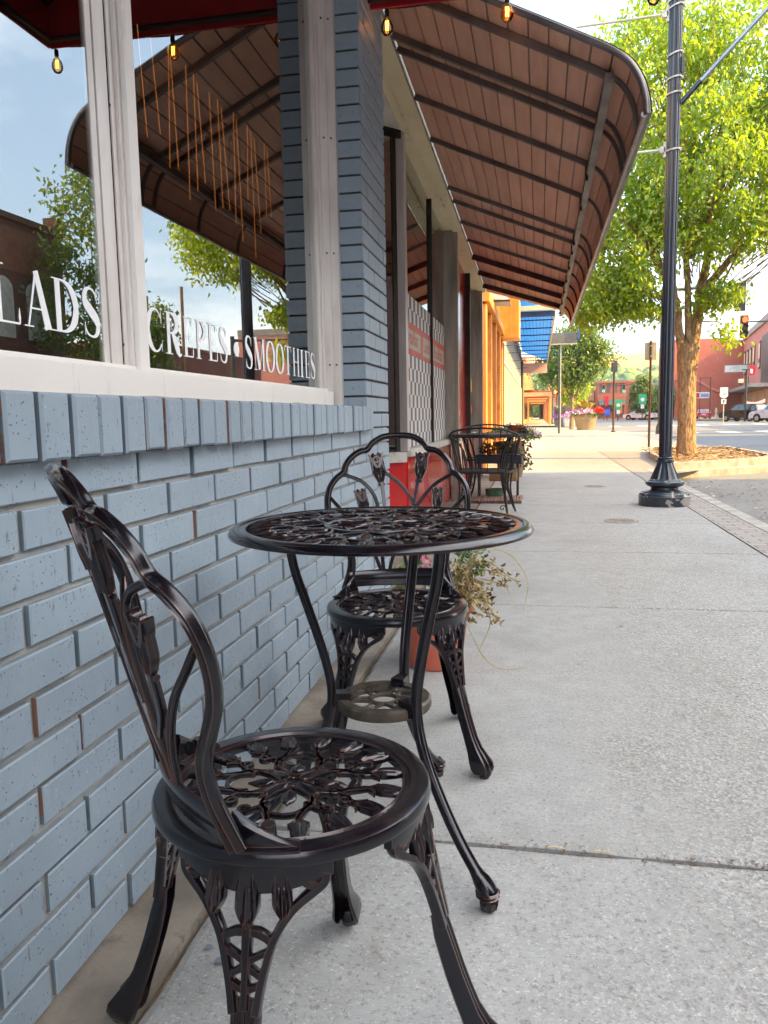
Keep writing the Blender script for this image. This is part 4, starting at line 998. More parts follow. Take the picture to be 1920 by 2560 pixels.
# ---------------------------------------------------------------- brown metal awning
AY0,AY1=3.835,12.47
KA=.894
def boards():
    t=NT('awning_boards'); v=t.coord((1,.12,1)); g=t.n('ShaderNodeNewGeometry')
    f=t.noise(v,14,5,.65); col=t.mix(t.ramp(f,[(.3,0.),(.7,1.)]),S('#DCA88E'),S('#C8927A'))
    w_=t.ramp(t.noise(t.coord((1,1,1)),1.7,6,.7),[(.55,0.),(.72,.35)]); col=t.mix(w_,col,S('#E6C6A2'))
    col=t.mix(t.math('MULTIPLY',g.outputs['Random Per Island'],.22),col,S('#8A6455'))
    gr=t.noise(t.coord((60,2,60)),2.0,4,.7); 
    return t.set(color=col,rough=.62,normal=t.bump(gr,.25,.003))
M_bd=boards(); M_rib=pm('rib_steel',S('#7A6E6A'),S('#625855'),6,.5,metal=.45,dirt=S('#6B5A50')); M_ribw=pm('rib_wood',S('#4A2018'),S('#33140E'),8,.7,dirt=S('#6B4A38')); M_trim=pm('awning_trim',S('#8C8584'),S('#6F6868'),6,.35,metal=.6)
und=[(p[0]*KA,.95+(p[1]-.95)*KA) for p in cr([(-.905,3.32),(-.5,3.126),(-.1,2.935),(.20,2.790),(.33,2.725),(.415,2.665),(.468,2.585),(.495,2.50),(.504,2.42)],10)]
# arc length
def alen(P):
    s=[0]
    for i in range(1,len(P)): s.append(s[-1]+math.dist(P[i],P[i-1]))
    return s
AL=alen(und)
def at(s_): 
    return (float(np.interp(s_,AL,[p[0] for p in und])),float(np.interp(s_,AL,[p[1] for p in und])))
def nrm2(s_):
    a,c=at(max(0,s_-.01)),at(min(AL[-1],s_+.01)); dx,dz=c[0]-a[0],c[1]-a[1]; L_=math.hypot(dx,dz); return (dz/L_,-dx/L_)  # pointing down/out of underside
b=B(); wd=.1; s_=0; nb=int(AL[-1]/wd); wd=AL[-1]/nb
zoff=lambda y,x=-.81:-.028*(y-4.4)*max(0,(.45-x)/1.26)
for i in range(nb):
    s0=i*wd+.0045; s1=(i+1)*wd-.0045
    pr=[]
    k=3
    for j in range(k+1):
        q=s0+(s1-s0)*j/k; p=at(q); n=nrm2(q); d=.0 if 0<j<k else -.002
        pr.append((p[0]+n[0]*(d),p[1]+n[1]*(d)))
    up_=[(p[0]-nrm2(s0+(s1-s0)*j/k)[0]*.012,p[1]-nrm2(s0+(s1-s0)*j/k)[1]*.012) for j,p in enumerate(pr)]
    poly=pr+list(reversed(up_)); lip=random.uniform(-.0015,.0015)
    A=b.ring([(x,AY0,z+zoff(AY0,x)+lip) for x,z in poly]); C=b.ring([(x,AY1,z+zoff(AY1,x)+lip) for x,z in poly]); b.bridge(A,C); b.face(A); b.face(C)
aw2=P_(b,'awning_soffit',M_bd,din,30)
b=B()
top=[(p[0]-nrm2(s)[0]*.035,p[1]-nrm2(s)[1]*.035) for p,s in zip(und,AL)]; bot=[(p[0]-nrm2(s)[0]*.0125,p[1]-nrm2(s)[1]*.0125) for p,s in zip(und,AL)]
poly=bot+list(reversed(top)); A=b.ring([(x,AY0,z+zoff(AY0,x)) for x,z in poly]); C=b.ring([(x,AY1,z+zoff(AY1,x)) for x,z in poly]); b.bridge(A,C)
b.obj('awning_sheet',pm('awning_top',S('#7A7672'),S('#66625E'),3,.5,metal=.4),aw2,30)
b=B()
for y in (AY0,AY1): b.tube([(p[0]-nrm2(s)[0]*.014,y,p[1]-nrm2(s)[1]*.014+zoff(y,p[0])) for p,s in zip(und,AL)],.016,8)
p=und[-1]; b.tube([(p[0],AY0,p[1]),(p[0],AY1,p[1])],.014,8)
b.obj('awning_trim',M_trim,aw2,50)
# ribs
sb=float(np.interp(.300,[p[0] for p in und],AL))
def rib(y,mat,w_=.028,h_=.03):
    q=B(); P=[];U=[]
    for i in range(10):
        s=.01+(sb-.01)*i/9; p=at(s); n=nrm2(s); P.append((p[0]+n[0]*(h_/2+.001),y,p[1]+n[1]*(h_/2+.001)+zoff(y,p[0]))); U.append(V((n[0],0,n[1])))
    q.sweep(P,U,w_,h_,[(-1,-1),(1,-1),(1,1),(-1,1)])
    P=[];U=[]
    for i in range(10):
        s=sb+(AL[-1]-sb)*i/9*.98; p=at(s); n=nrm2(s); P.append((p[0]+n[0]*.011,y,p[1]+n[1]*.011+zoff(y,p[0]))); U.append(V((n[0],0,n[1])))
    q.sweep(P,U,w_*.75,.018,[(-1,-1),(1,-1),(1,1),(-1,1)])
    q.obj('rib',mat,aw2)
for y in (4.50,5.10,5.28,6.0,6.83,8.12,8.58,9.40,10.26): rib(y*KA,M_rib)
for y in (11.14*KA,12.19*KA,13.24*KA): rib(y,M_ribw,.035,.06)
b=B(); a,c=3.95,12.35; x=.308
b.hexa([(x-.021,a,2.456),(x+.021,a,2.456),(x+.021,c,2.40),(x-.021,c,2.40),(x-.021,a,2.499),(x+.021,a,2.499),(x+.021,c,2.443),(x-.021,c,2.443)])
b.obj('awning_bar',M_rib,aw2)
b=B()
for y in (6.0,6.83,8.12,8.58,9.40,10.26,11.14,12.19,13.24): y*=KA; b.box(.279,.298,y-.012,y+.012,2.425-.0062*(y-4),2.53-.011*(y-4))
for y in (4.4,5.0,5.7,6.5,8.0,9.7): b.tube([(.287,y,2.477-.0065*(y-4)),(.284,y,2.477-.0065*(y-4))],.007,8)
b.obj('bolts',M_steeld,aw2)
# yellow and orange notices on the diner column
t_=thing('yellow_notice','yellow paper notice taped to the diner window beyond the steel posts','notice',(-1.02,11.95,1.31)); q=B(); q.box(-.004,0,-.3,.3,0,.19); q.obj('sheet',pm('yellow_paper',S('#F2C313'),S('#E0AE0A'),9,.7),t_)
t_=thing('orange_notice','orange paper notice taped low on the diner window','notice',(-1.02,11.98,.99)); q=B(); q.box(-.004,0,-.26,.26,0,.12); q.obj('sheet',pm('orange_paper',S('#E8862A'),S('#D87418'),9,.7),t_)
# ================================================================ wire patio set
M_wire=pm('black_wire',S('#17181A'),S('#101113'),20,.45,bump=.1)
def wire_chair(label):
    t=thing('wire_chair',label,'chair',(0,0,0),0,'black wire patio chairs')
    rail=[tuple(p) for p in cr([(-.26,.25,.60),(-.30,.17,.685),(-.325,.02,.735),(-.315,-.14,.775),(-.22,-.27,.815),(0,-.33,.835),(.22,-.27,.815),(.315,-.14,.775),(.325,.02,.735),(.30,.17,.685),(.26,.25,.60)],6)]
    b=B(); b.tube(rail,.009,8); 
    for sg in (-1,1):
        b.tube([tuple(p) for p in cr([(sg*.26,.25,.60),(sg*.235,.25,.50),(sg*.235,.24,.42)],5)],.008,7)
        b.tube([tuple(p) for p in cr([(sg*.235,.10,.43),(sg*.245,.09,.60),(sg*.262,.13,.675),(sg*.272,.19,.66),(sg*.255,.22,.56),(sg*.235,.21,.43)],5)],.0075,7)
        b.tube([tuple(p) for p in cr([(sg*.24,.04,.43),(sg*.26,.02,.60),(sg*.285,.08,.70),(sg*.298,.16,.69)],5)],.0075,7)
    b.obj('top_rail',M_wire,t,50)
    b=B(); N=len(rail)
    for i in range(17):
        f=.16+.68*i/16; p=rail[int(f*(N-1))]; a=math.atan2(p[1],p[0]); 
        m=max(abs(p[0])/.25,abs(p[1])/.24); q=(p[0]/m*.98,p[1]/m*.98,.425)
        b.tube([p,((p[0]+q[0])/2*1.01,(p[1]+q[1])/2*1.02,(p[2]+q[2])/2),q],.0046,6)
    b.obj('back_rods',M_wire,t,50)
    b=B(); b.prism([(-.25,-.20),(-.21,-.24),(.21,-.24),(.25,-.20),(.27,.22),(.24,.25),(-.24,.25),(-.27,.22)],'z',.418,.424)
    b.loop([(x,y,.42) for x,y in ((-.25,-.20),(-.21,-.24),(.21,-.24),(.25,-.20),(.27,.22),(.24,.25),(-.24,.25),(-.27,.22))],V((0,0,1)),.022,.022,BAR2)
    b.obj('seat',pm('mesh_seat',S('#1C1D1F'),S('#121315'),90,.6,bump=.8,bscale=160),t)
    for sx,sy in ((-1,-1),(1,-1),(1,1),(-1,1)):
        b=B()
        for k,dx in ((0,0),(1,.035)):
            b.tube([tuple(p) for p in cr([(sx*(.23-dx),sy*.21,.42),(sx*(.215-dx*.5),sy*(.18-dx),.25),(sx*(.235-dx*.3),sy*(.21-dx*.5),.10),(sx*.255,sy*.265,.0)],5)],.009,7)
        q=[(sx*(.20+.03*math.cos(u)*(1-u/9)),sy*.24,.09+.03*math.sin(u)*(1-u/9)) for u in [i*.6 for i in range(13)]]; b.tube(q,.005,6)
        b.obj('leg',M_wire,t,50)
    return t
wc=wire_chair('black wire barrel chair nearest on the pavement, its back to the camera'); wc.location=(-.505,7.60,0); wc.rotation_euler=(0,0,-.10)
dup(wc,(-.62,9.75,0),PI+.1,'black wire barrel chair behind the black patio table, facing the camera')
t_=thing('patio_table','black metal patio table between the two wire chairs','table',(-.56,8.78,0))
b=B(); b.lathe([(.0,.725),(.40,.725),(.43,.715),(.435,.735),(.43,.752),(.40,.745),(.0,.745)],40,cap=False); b.obj('table_top',M_wire,t_,35)
for a in (.7,2.3,3.9,5.5):
    b=B(); b.tube([tuple(p) for p in cr([(.34*math.cos(a),.34*math.sin(a),.72),(.22*math.cos(a),.22*math.sin(a),.45),(.24*math.cos(a),.24*math.sin(a),.2),(.33*math.cos(a),.33*math.sin(a),0)],5)],.011,8); b.obj('leg',M_wire,t_,50)
# low blue trough with red flowers
tr_=thing('flower_trough','dark blue flower trough with green and red plants under the patio table','planter',(-.46,9.15,0))
b=B(); b.cbox(-.27,.27,-.09,.09,.40,.50,.008); b.obj('trough',pm('navy_plastic',S('#1E2A3E'),S('#172131'),9,.5),tr_)
b=B(); 
for sx in (-.22,.22):
    for sy in (-.07,.07): b.box(sx-.012,sx+.012,sy-.012,sy+.012,0,.40)
b.obj('stand',M_wire,tr_)
b=B(); b.cbox(-.10,.22,-.12,.12,.20,.34,.01); b.obj('brown_crate',pm('brown_wood',S('#9A7A55'),S('#7E6040'),9,.8),tr_)
M_red2=pm('red_petal',S('#C21A22'),S('#E03038'),40,.6); M_dkl=pm('dark_leaf',S('#2E3A22'),S('#3E2A26'),18,.6)
leafy('foliage',420,lambda:(V((random.uniform(-.2,.22),random.uniform(-.07,.07),random.uniform(.5,.62))),(random.gauss(0,1),random.gauss(0,1),random.gauss(.5,.6))),[M_gr,M_dkl],.04,.5,tr_,.3)
leafy('flowers',60,lambda:(V((random.choice((-.02,.12,.2))+random.gauss(0,.02),random.uniform(-.05,.05),random.uniform(.58,.64))),(random.gauss(0,1),random.gauss(0,1),1)),[M_red2],.03,.8,tr_,.2)
# trailing plant on the table's right side
tp=thing('trailing_plant','dark leaved trailing plant spilling over the right edge of the patio table','plant',(-.24,8.72,.745))
b=B(); b.lathe([(.06,0),(.085,.09),(.09,.095),(.082,.095),(.0,.085)],20); b.obj('pot',M_tc,tp,40)
def srct():
    u=random.random(); a=random.uniform(-1.3,1.3); r=.05+.09*min(1,u*2)+random.gauss(0,.012); z_=.04+.03*math.sin(u*6)-max(0,u-.25)*.52+random.gauss(0,.02)
    return V((r*math.cos(a),r*math.sin(a)-.05,z_)),(random.gauss(.3,1),random.gauss(0,1),random.gauss(-.9,.6))
leafy('foliage',200,srct,[M_dkl,M_gr,pm('bronze_leaf',S('#4A2A22'),S('#33201A'),18,.6)],.042,.5,tp,.3)
# sunny flowers beyond
yf=thing('flower_tub','barrel of yellow green petunias with pink flowers standing in the sun by the diner end','planter',(-.43,12.3,0))
b=B(); b.lathe([(.17,0),(.20,.12),(.22,.3),(.22,.42),(.2,.55),(.19,.55),(.0,.5)],28); b.obj('barrel',pm('barrel_wood',S('#8A7256'),S('#6E5840'),9,.8,stretch=(8,8,1)),yf,40)
M_yg=pm('lime_leaf',S('#9DB03A'),S('#7C9430'),12,.7); M_mag=pm('magenta_petal',S('#C94FBC'),S('#E39AD6'),30,.6); M_wp=pm('white_petal',S('#EDE6E2'),S('#E2B9CC'),30,.6)
def srcy():
    a=random.uniform(0,6.28); r=.40*math.sqrt(random.random()); return V((r*math.cos(a)*1.05+.02,r*math.sin(a),.62+.16*(1-r*r*5)*random.uniform(.5,1)-.35*max(0,r-.25))),(random.gauss(0,1),random.gauss(0,1),random.gauss(.4,.6))
leafy('foliage',1500,srcy,[M_yg,M_gr],.05,.5,yf,.3); leafy('flowers',260,lambda:(lambda s:(s[0]+V((.04,0,.03)),s[1]))(srcy()),[M_mag,M_wp,M_wp],.045,.9,yf,.2)
# dish and mat
t_=thing('slatted_mat','low brown slatted wooden mat on the pavement under the wire chair','mat',(-.44,8.82,0)); b=B()
for i in range(15): b.cbox(-.26+i*.035,-.232+i*.035,-.30,.30,.02,.035,.003)
b.box(-.26,.26,-.28,-.25,0,.02); b.box(-.26,.26,.25,.28,0,.02); b.obj('slats',pm('mat_wood',S('#8A6A5C'),S('#6E5246'),9,.85,stretch=(6,1,1)),t_)
t_=thing('green_dish','small green metal dish with red lining standing on the slatted mat','dish',(-.50,9.05,.035))
b=B(); b.lathe([(.085,0),(.095,.004),(.105,.075),(.109,.08),(.100,.078),(.090,.010),(.0,.008)],28,cap=False); b.obj('bowl',pm('green_enamel',S('#4E6E58'),S('#3E5A48'),12,.5),t_,40)
b=B(); b.lathe([(.0,.055),(.06,.06),(.095,.052)],20,cap=False); b.obj('contents',pm('dish_fill',S('#C9B8B0'),S('#A83038'),12,.7),t_,40)
# ================================================================ lamp post
t=NT('lamp_paint'); v=t.coord(); sx=t.n('ShaderNodeSeparateXYZ'); t.l(v,sx.inputs[0])
low=t.ramp(sx.outputs[2],[(.03,1.),(.16,.25),(.3,0.)]); nn=t.noise(v,7,6,.6,.6)
ch=t.ramp(t.math('ADD',nn,t.math('MULTIPLY',low,.16)),[(.66,0.),(.675,1.)])
M_lp=t.set(color=t.mix(ch,t.mix(t.noise(v,6,3),S('#1C242C'),S('#252E36')),S('#8F8680')),rough=.34,normal=t.bump(t.noise(v,30,4),.08,.003),coat=.3)
M_lps=pm('lamp_shaft_paint',S('#1D2430'),S('#171C26'),4,.32,coat=.3,bump=.04)
M_clamp=pm('clamp_steel',S('#B9B3AC'),S('#97908A'),20,.4,metal=.5)
lp=thing('lamp_post','tall dark fluted street lamp post with chipped base at the edge of the shaded pavement','lamp post',(1.268,8.46,0))
b=B(); b.lathe([(.250,-.01),(.252,.004),(.256,.09),(.258,.095),(.258,.10),(.250,.104),(.247,.118),(.240,.128),(.226,.134),(.222,.142),(.205,.148),(.15,.160),(.135,.165),(.134,.185),(.15,.192),(.178,.203),(.189,.215),(.192,.228),(.188,.242),(.172,.252),(.160,.256),(.158,.262),(.148,.268),(.140,.272)],64,cap=False); b.obj('base',M_lp,lp,30)
b=B(); b.lathe([(.146,.268),(.136,.285),(.120,.325),(.103,.365),(.089,.395),(.079,.425),(.074,.44)],48,flute=(0,5,.10,4),cap=False); b.lathe([(.074,.436),(.085,.440),(.090,.450),(.088,.462),(.074,.467),(.070,.474),(.078,.480),(.079,.488),(.068,.495)],48,cap=False); b.obj('bell',M_lps,lp,32)
b=B(); prev=None; n=16*6
for z in [.49]+[.6+i*.6 for i in range(12)]+[7.9]:
    R_=.0645; pts=[]
    for i in range(n):
        a=2*PI*i/n; f=(i%6)/6; rr=R_*(1-.075*math.sin(PI*f)) if z>.5 else R_
        pts.append((rr*math.cos(a),rr*math.sin(a),z))
    r=b.ring(pts)
    if prev: b.bridge(prev,r)
    prev=r
b.face(prev); b.obj('fluted_shaft',M_lps,lp,40)
def clampz(z,tilt=.0):
    q=B(); q.loop([(.070*math.cos(a),.070*math.sin(a),z+tilt*math.cos(a)) for a in [2*PI*i/24 for i in range(24)]],V((0,0,1)),.006,.016,BAR2); q.box(.062,.085,-.012,.012,z+tilt-.014,z+tilt+.014); q.obj('band_clamp',M_clamp,lp,40)
for z,tl in ((4.86,.01),(4.80,.02),(4.37,.02),(4.15,.01),(4.01,.01),(3.485,.01)): clampz(z,tl)
M_rod=pm('rod_white',S('#CFCBB8'),S('#B5B09C'),9,.5)
for z0,z1,L_ in ((4.745,4.72,.86),(3.50,3.475,.90)):
    b=B(); b.tube([(-.10,0,z0),(-L_-.07,.0,z1)],.0125,8); br=b.obj('banner_rod',M_rod,lp,50)
    q=B(); q.box(-.082,-.062,-.02,.02,z0-.07,z0+.07); q.tube([(-.10,-.02,z0),(-.10,.02,z0)],.032,12); q.box(-.12,-.08,-.008,.008,z0-.02,z0+.02); q.obj('bracket',M_clamp,br,40)
b=B(); b.tube([(.065,0,3.92),(.24,0,4.105)],.026,10); b.box(.06,.085,-.03,.03,4.20,4.34); b.obj('arm_socket',M_lps,lp,50)
b=B(); b.tube([(.22,0,4.085),(.95,0,4.83)],.019,10); b.obj('flag_arm',pm('galvanised',S('#9AA3AE'),S('#858E99'),9,.35,metal=.6),lp,50)
b=B(); b.lathe([(.066,7.9),(.11,7.93),(.13,8.0),(.06,8.05),(.16,8.12),(.19,8.3),(.17,8.5),(.08,8.62),(.0,8.68)],24); b.obj('lantern',pm('lantern_glass',S('#D8D4CA')),lp,40)
# ================================================================ trees
def bark():
    t=NT('bark'); v=t.coord((1,1,.28)); f=t.noise(v,22,8,.72,.6); w_=t.vor(v,26)
    col=t.mix(t.ramp(f,[(.35,0.),(.65,1.)]),S('#5E4835'),S('#B89874')); n=t.bump(t.math('ADD',f,t.math('MULTIPLY',w_,.9)),1.0,.035)
    return t.set(color=col,rough=.9,normal=n,spec=.2)
M_bark=bark()
def leafmat(name,c1,c2,tr,k=.5):
    t=NT(name); t.t.nodes.remove(t.b); g=t.n('ShaderNodeNewGeometry'); v=t.coord()
    r=g.outputs['Random Per Island']; col=t.mix(r,c1,c2); col=t.mix(t.ramp(t.noise(v,1.1,3),[(.4,0.),(.65,.5)]),col,c2)
    hi=t.ramp(r,[(.90,0.),(.97,.5)]); col=t.mix(hi,col,S('#B07A2C'))
    d=t.n('ShaderNodeBsdfDiffuse'); t.l(col,d.inputs[0]); s=t.n('ShaderNodeBsdfTranslucent'); t.l(t.mix(.65,col,tr),s.inputs[0]); gl=t.n('ShaderNodeBsdfGlossy'); gl.inputs['Roughness'].default_value=.38; gl.inputs[0].default_value=(.7,.75,.6,1)
    m=t.n('ShaderNodeMixShader'); m.inputs[0].default_value=k; t.l(d.outputs[0],m.inputs[1]); t.l(s.outputs[0],m.inputs[2])
    m2=t.n('ShaderNodeMixShader'); m2.inputs[0].default_value=.07; t.l(m.outputs[0],m2.inputs[1]); t.l(gl.outputs[0],m2.inputs[2]); t.l(m2.outputs[0],t.out.inputs[0]); return t.m
M_lf=leafmat('maple_leaf',S('#8FAA2C'),S('#4A7420'),S('#CFE62E'),.57)
M_lf2=leafmat('green_leaf',S('#5E7A2E'),S('#34522A'),S('#9DB83A'),.42)
M_lf3=leafmat('far_leaf',S('#5C7438'),S('#3E5A38'),S('#9CB050'),.35)
def leaves(name,cl,per,size,mat,parent,spread,droop=.8,seed=3,loc=(0,0,0)):
    """cl: array of twig tips (n,3). every leaf is a folded pointed blade, hanging from its twig"""
    rg=np.random.default_rng(seed); n=len(cl)*per
    c=np.repeat(cl,per,0)+rg.normal(0,spread,(n,3))*np.array([1,1,.85])
    d=rg.normal(0,1,(n,3)); d[:,2]-=droop*1.3; d/=np.linalg.norm(d,axis=1)[:,None]
    r=rg.normal(0,1,(n,3)); s=np.cross(d,r); s/=np.linalg.norm(s,axis=1)[:,None]; nn=np.cross(d,s)
    L_=size*rg.uniform(.65,1.35,(n,1)); Wd=L_*rg.uniform(.42,.62,(n,1)); f=rg.uniform(.05,.22,(n,1)); cu=rg.uniform(-.05,.3,(n,1))
    v=np.empty((n,6,3))
    v[:,0]=c; v[:,1]=c+d*L_*.38+s*Wd*.5+nn*L_*f; v[:,2]=c+d*L_*.72+s*Wd*.30+nn*L_*f*.5-nn*L_*cu*.5; v[:,3]=c+d*L_-nn*L_*cu
    v[:,4]=c+d*L_*.72-s*Wd*.30+nn*L_*f*.5-nn*L_*cu*.5; v[:,5]=c+d*L_*.38-s*Wd*.5+nn*L_*f
    V_=v.reshape(-1,3)-np.array(loc); base=np.arange(n)*6
    F=np.empty((n*2,4),int); F[0::2]=base[:,None]+np.array([0,1,2,3]); F[1::2]=base[:,None]+np.array([0,3,4,5])
    me=bpy.data.meshes.new(name); me.vertices.add(len(V_)); me.vertices.foreach_set('co',V_.ravel().astype(np.float32)); me.loops.add(F.size); me.loops.foreach_set('vertex_index',F.ravel().astype(np.int32))
    me.polygons.add(len(F)); me.polygons.foreach_set('loop_start',np.arange(0,F.size,4,dtype=np.int32)); me.update(calc_edges=True); me.validate()
    return mk(name,me,mat,parent)
def grow(tips_blobs,trunk_top,seed,nb):
    pass
def clusters(blobs,n,seed,hole=0.0,inner=.55):
    """points in the outer part of a union of ellipsoids (cx,cy,cz,rx,ry,rz)"""
    rg=np.random.default_rng(seed); w_=np.array([(q[3]*q[4]+q[4]*q[5]+q[3]*q[5]) for q in blobs]); w_=w_/w_.sum(); out=[]
    while len(out)<n:
        q=blobs[rg.choice(len(blobs),p=w_)]; d=rg.normal(0,1,3); d/=np.linalg.norm(d); r=rg.uniform(inner,1.0)**.7
        p=np.array(q[:3])+d*r*np.array(q[3:6])
        k=mn.noise(V((p[0]*.9+seed,p[1]*.9,p[2]*.9)))
        if k<hole-.25: continue
        out.append(p)
    return np.array(out)
def limb(b,pts,r0,r1,n=10):
    q=cr(pts,6); N=len(q); b.tube([tuple(p+np.array([mn.noise(V((i*.7,p[2],1)))*r0*.25,mn.noise(V((i*.7,p[2],7)))*r0*.25,0])) for i,p in enumerate(q)],[r0+(r1-r0)*(i/(N-1))**.8 for i in range(N)],n)
# --- main street tree
T0=V((2.965,17.05,0)); mt=thing('street_tree','large yellow green maple street tree in the kerbed bed right behind the lamp post','tree',T0)
b=B()
q=cr([(0,0,-.1,.225),(0,0,.1,.205),(-.005,0,.5,.180),(-.01,0,1.0,.172),(-.02,0,1.6,.178),(-.03,.0,2.05,.20),(-.01,0,2.3,.20)],6)
prev=None
for p in q:
    rg_=[]
    for i in range(28):
        a=2*PI*i/28; rr=p[3]*(1+.07*mn.noise(V((math.cos(a)*2,math.sin(a)*2,p[2]*.8)))+.05*mn.noise(V((math.cos(a)*6,math.sin(a)*6,p[2]*2)))+(.10*max(0,(.25-p[2]))*math.cos(5*a)))
        rg_.append((p[0]+rr*math.cos(a),p[1]+rr*math.sin(a),p[2]))
    r=b.ring(rg_)
    if prev: b.bridge(prev,r)
    prev=r
trunk=b.obj('trunk',M_bark,mt,60)
b=B()
limbs=[([(-.04,0,1.75),(-.13,0,2.25),(-.22,-.05,2.65),(-.30,-.1,3.2),(-.62,-.15,3.9),(-1.1,-.3,5.0)],.125,.04),
 ([(.02,0,1.85),(.09,0,2.3),(.15,0,2.8),(.22,.05,3.5),(.45,.1,4.6),(.6,.1,6.2)],.165,.05),
 ([(.03,-.02,2.2),(-.04,-.05,2.9),(-.08,-.05,3.6),(-.10,0,4.8),(0,0,6.5)],.095,.035),
 ([(-.25,-.1,2.95),(-.7,-.25,3.25),(-1.25,-.45,3.2),(-1.7,-.6,3.05)],.07,.02),
 ([(-.4,-.1,3.4),(-1.0,-.4,4.3),(-1.6,-.7,4.9)],.06,.02),([(.2,0,3.3),(.9,-.2,4.1),(1.7,-.3,4.6)],.09,.03),([(.18,0,2.9),(.45,-.3,3.3),(.75,-.4,3.9)],.05,.015),
 ([(0,0,4.0),(.2,-.9,4.8),(.2,-1.5,5.6)],.07,.02),([(0,0,4.2),(-.2,.9,5.0),(-.3,1.6,5.9)],.07,.02),([(.5,.1,5),(1.2,.5,6.2),(1.6,.8,7.2)],.06,.02),([(-.6,-.1,4.2),(-1.3,.4,5.8),(-1.6,.5,7)],.055,.02)]
for P,r0,r1 in limbs: limb(b,P,r0,r1)
mblobs=[(-.2,0,6.2,2.1,2.1,3.0),(-1.35,-.4,4.3,1.35,1.4,1.5),(1.3,-.2,5.0,1.5,1.5,1.7),(.2,-.9,5.2,1.5,1.3,1.8),(.1,1.0,5.4,1.7,1.4,2.0),(-.9,.1,7.6,1.2,1.3,1.6),(1.0,.3,7.6,1.3,1.3,1.5),(2.1,-.2,5.6,1.2,1.2,1.7),(-1.9,-.55,3.35,.85,.8,.62),(-2.1,-.5,4.2,.7,.7,1.0),(-.9,-.7,3.35,.9,.8,.55),(2.5,-.1,7.3,1.2,1.2,1.5)]
cm=clusters([(T0.x+q[0],T0.y+q[1],*q[2:]) for q in mblobs],3300,5,.06,.42)
cm=cm[(cm[:,2]>2.75)]
cm=cm[~((cm[:,0]>T0.x+.70)&(cm[:,2]<4.05))]
cm=cm[~((np.hypot(cm[:,0]-T0.x,cm[:,1]-T0.y)<.8)&(cm[:,2]<3.9))]
# small low sprays right of the trunk
sp=clusters([(T0.x+.46,T0.y-.4,3.16,.40,.45,.32)],62,6,-1,.2); sp2=clusters([(T0.x+.66,T0.y-.45,2.42,.22,.18,.20)],10,8,-1,.1); sp3=clusters([(T0.x-2.0,T0.y-.8,2.95,.5,.4,.28)],50,9,-1,.1); sp4=clusters([(T0.x-1.0,T0.y-.6,2.95,.8,.4,.22)],46,10,-1,.1)
cm=np.vstack([cm,sp,sp2,sp3,sp4])
rg=np.random.default_rng(1)
for i in rg.choice(len(cm),260,replace=False):                  # twigs that carry the clumps
    p=cm[i]-np.array(T0); c_=np.array([p[0]*.45,p[1]*.45,max(2.9,p[2]*.80)]); mid=(p+c_)/2+rg.normal(0,.08,3); b.tube([tuple(c_),tuple(mid),tuple(p)],[.014,.009,.004],5)
b.tube([(.15,0,2.75),(.5,-.2,2.7),(.66,-.42,2.5)],[.016,.01,.005],6); b.tube([(.2,0,2.9),(.5,-.3,3.1),(.8,-.4,3.2)],[.03,.016,.006],6)
b.obj('limbs',M_bark,trunk,60)
leaves('crown',cm,15,.104,M_lf,mt,.125,.9,3,tuple(T0))
# --- trees beyond
def tree(name,label,loc,blobs,ncl,per,size,mat,seed,th=2.2,tr=.16,spread=.2,group=None,fork=True):
    t=thing(name,label,'tree',loc,0,group); b=B(); z0=min(q[2]-q[5] for q in blobs)
    limb(b,[(0,0,-.2),(.02,0,th*.5),(0,0,th)],tr,tr*.75)
    if fork:
        for q in blobs[:5]: limb(b,[(0,0,th*.85),(q[0]*.3,q[1]*.3,th*1.15),(q[0]*.8,q[1]*.8,q[2])],tr*.55,tr*.12,7)
    else: limb(b,[(0,0,th*.9),(0,0,blobs[0][2]+blobs[0][5]*.7)],tr*.7,tr*.1,7)
    b.obj('trunk',M_bark,t,60)
    c=clusters([(loc[0]+q[0],loc[1]+q[1],loc[2]+q[2],*q[3:]) for q in blobs],ncl,seed,.03,.35); leaves('crown',c,per,size,mat,t,spread,.5,seed,loc); return t
tree('street_tree','dark green round street tree behind the flower planters, second from the camera',(2.2,56,-.05),[(0,0,4.9,2.1,2.1,1.9),(-1.2,-.4,4.0,1.2,1.2,1.1),(1.4,-.3,4.6,1.4,1.3,1.2),(.3,-.5,6.0,1.5,1.4,1.1),(2.2,-.4,5.0,1.0,1,.8),(-.3,-1,3.7,1.5,1.2,.9)],620,14,.24,M_lf2,21,2.3,.17,.26)
tree('street_tree','slim pale street tree beyond the pedestrian signal at the far corner',(3.4,84,-.05),[(0,0,3.4,1.7,1.7,1.8),(.4,0,4.8,1.1,1.1,1.2)],160,12,.34,M_lf,22,1.6,.12,.3)
tree('conical_tree','cone shaped green tree in front of the old brick block across the street',(14.6,120,-.1),[(0,0,2.9,1.55,1.5,2.6),(0,0,4.6,1.0,1.0,2.0),(.3,0,2.2,1.6,1.6,1.4)],420,12,.42,M_lf2,23,1.0,.16,.3,fork=False)
tree('street_tree','broad dark tree beside the conical tree across the street',(17.8,124,-.1),[(0,0,3.0,2.2,1.6,1.9),(-1.4,0,2.6,1.2,1.2,1.4)],260,12,.42,M_lf3,24,1.2,.15,.35)
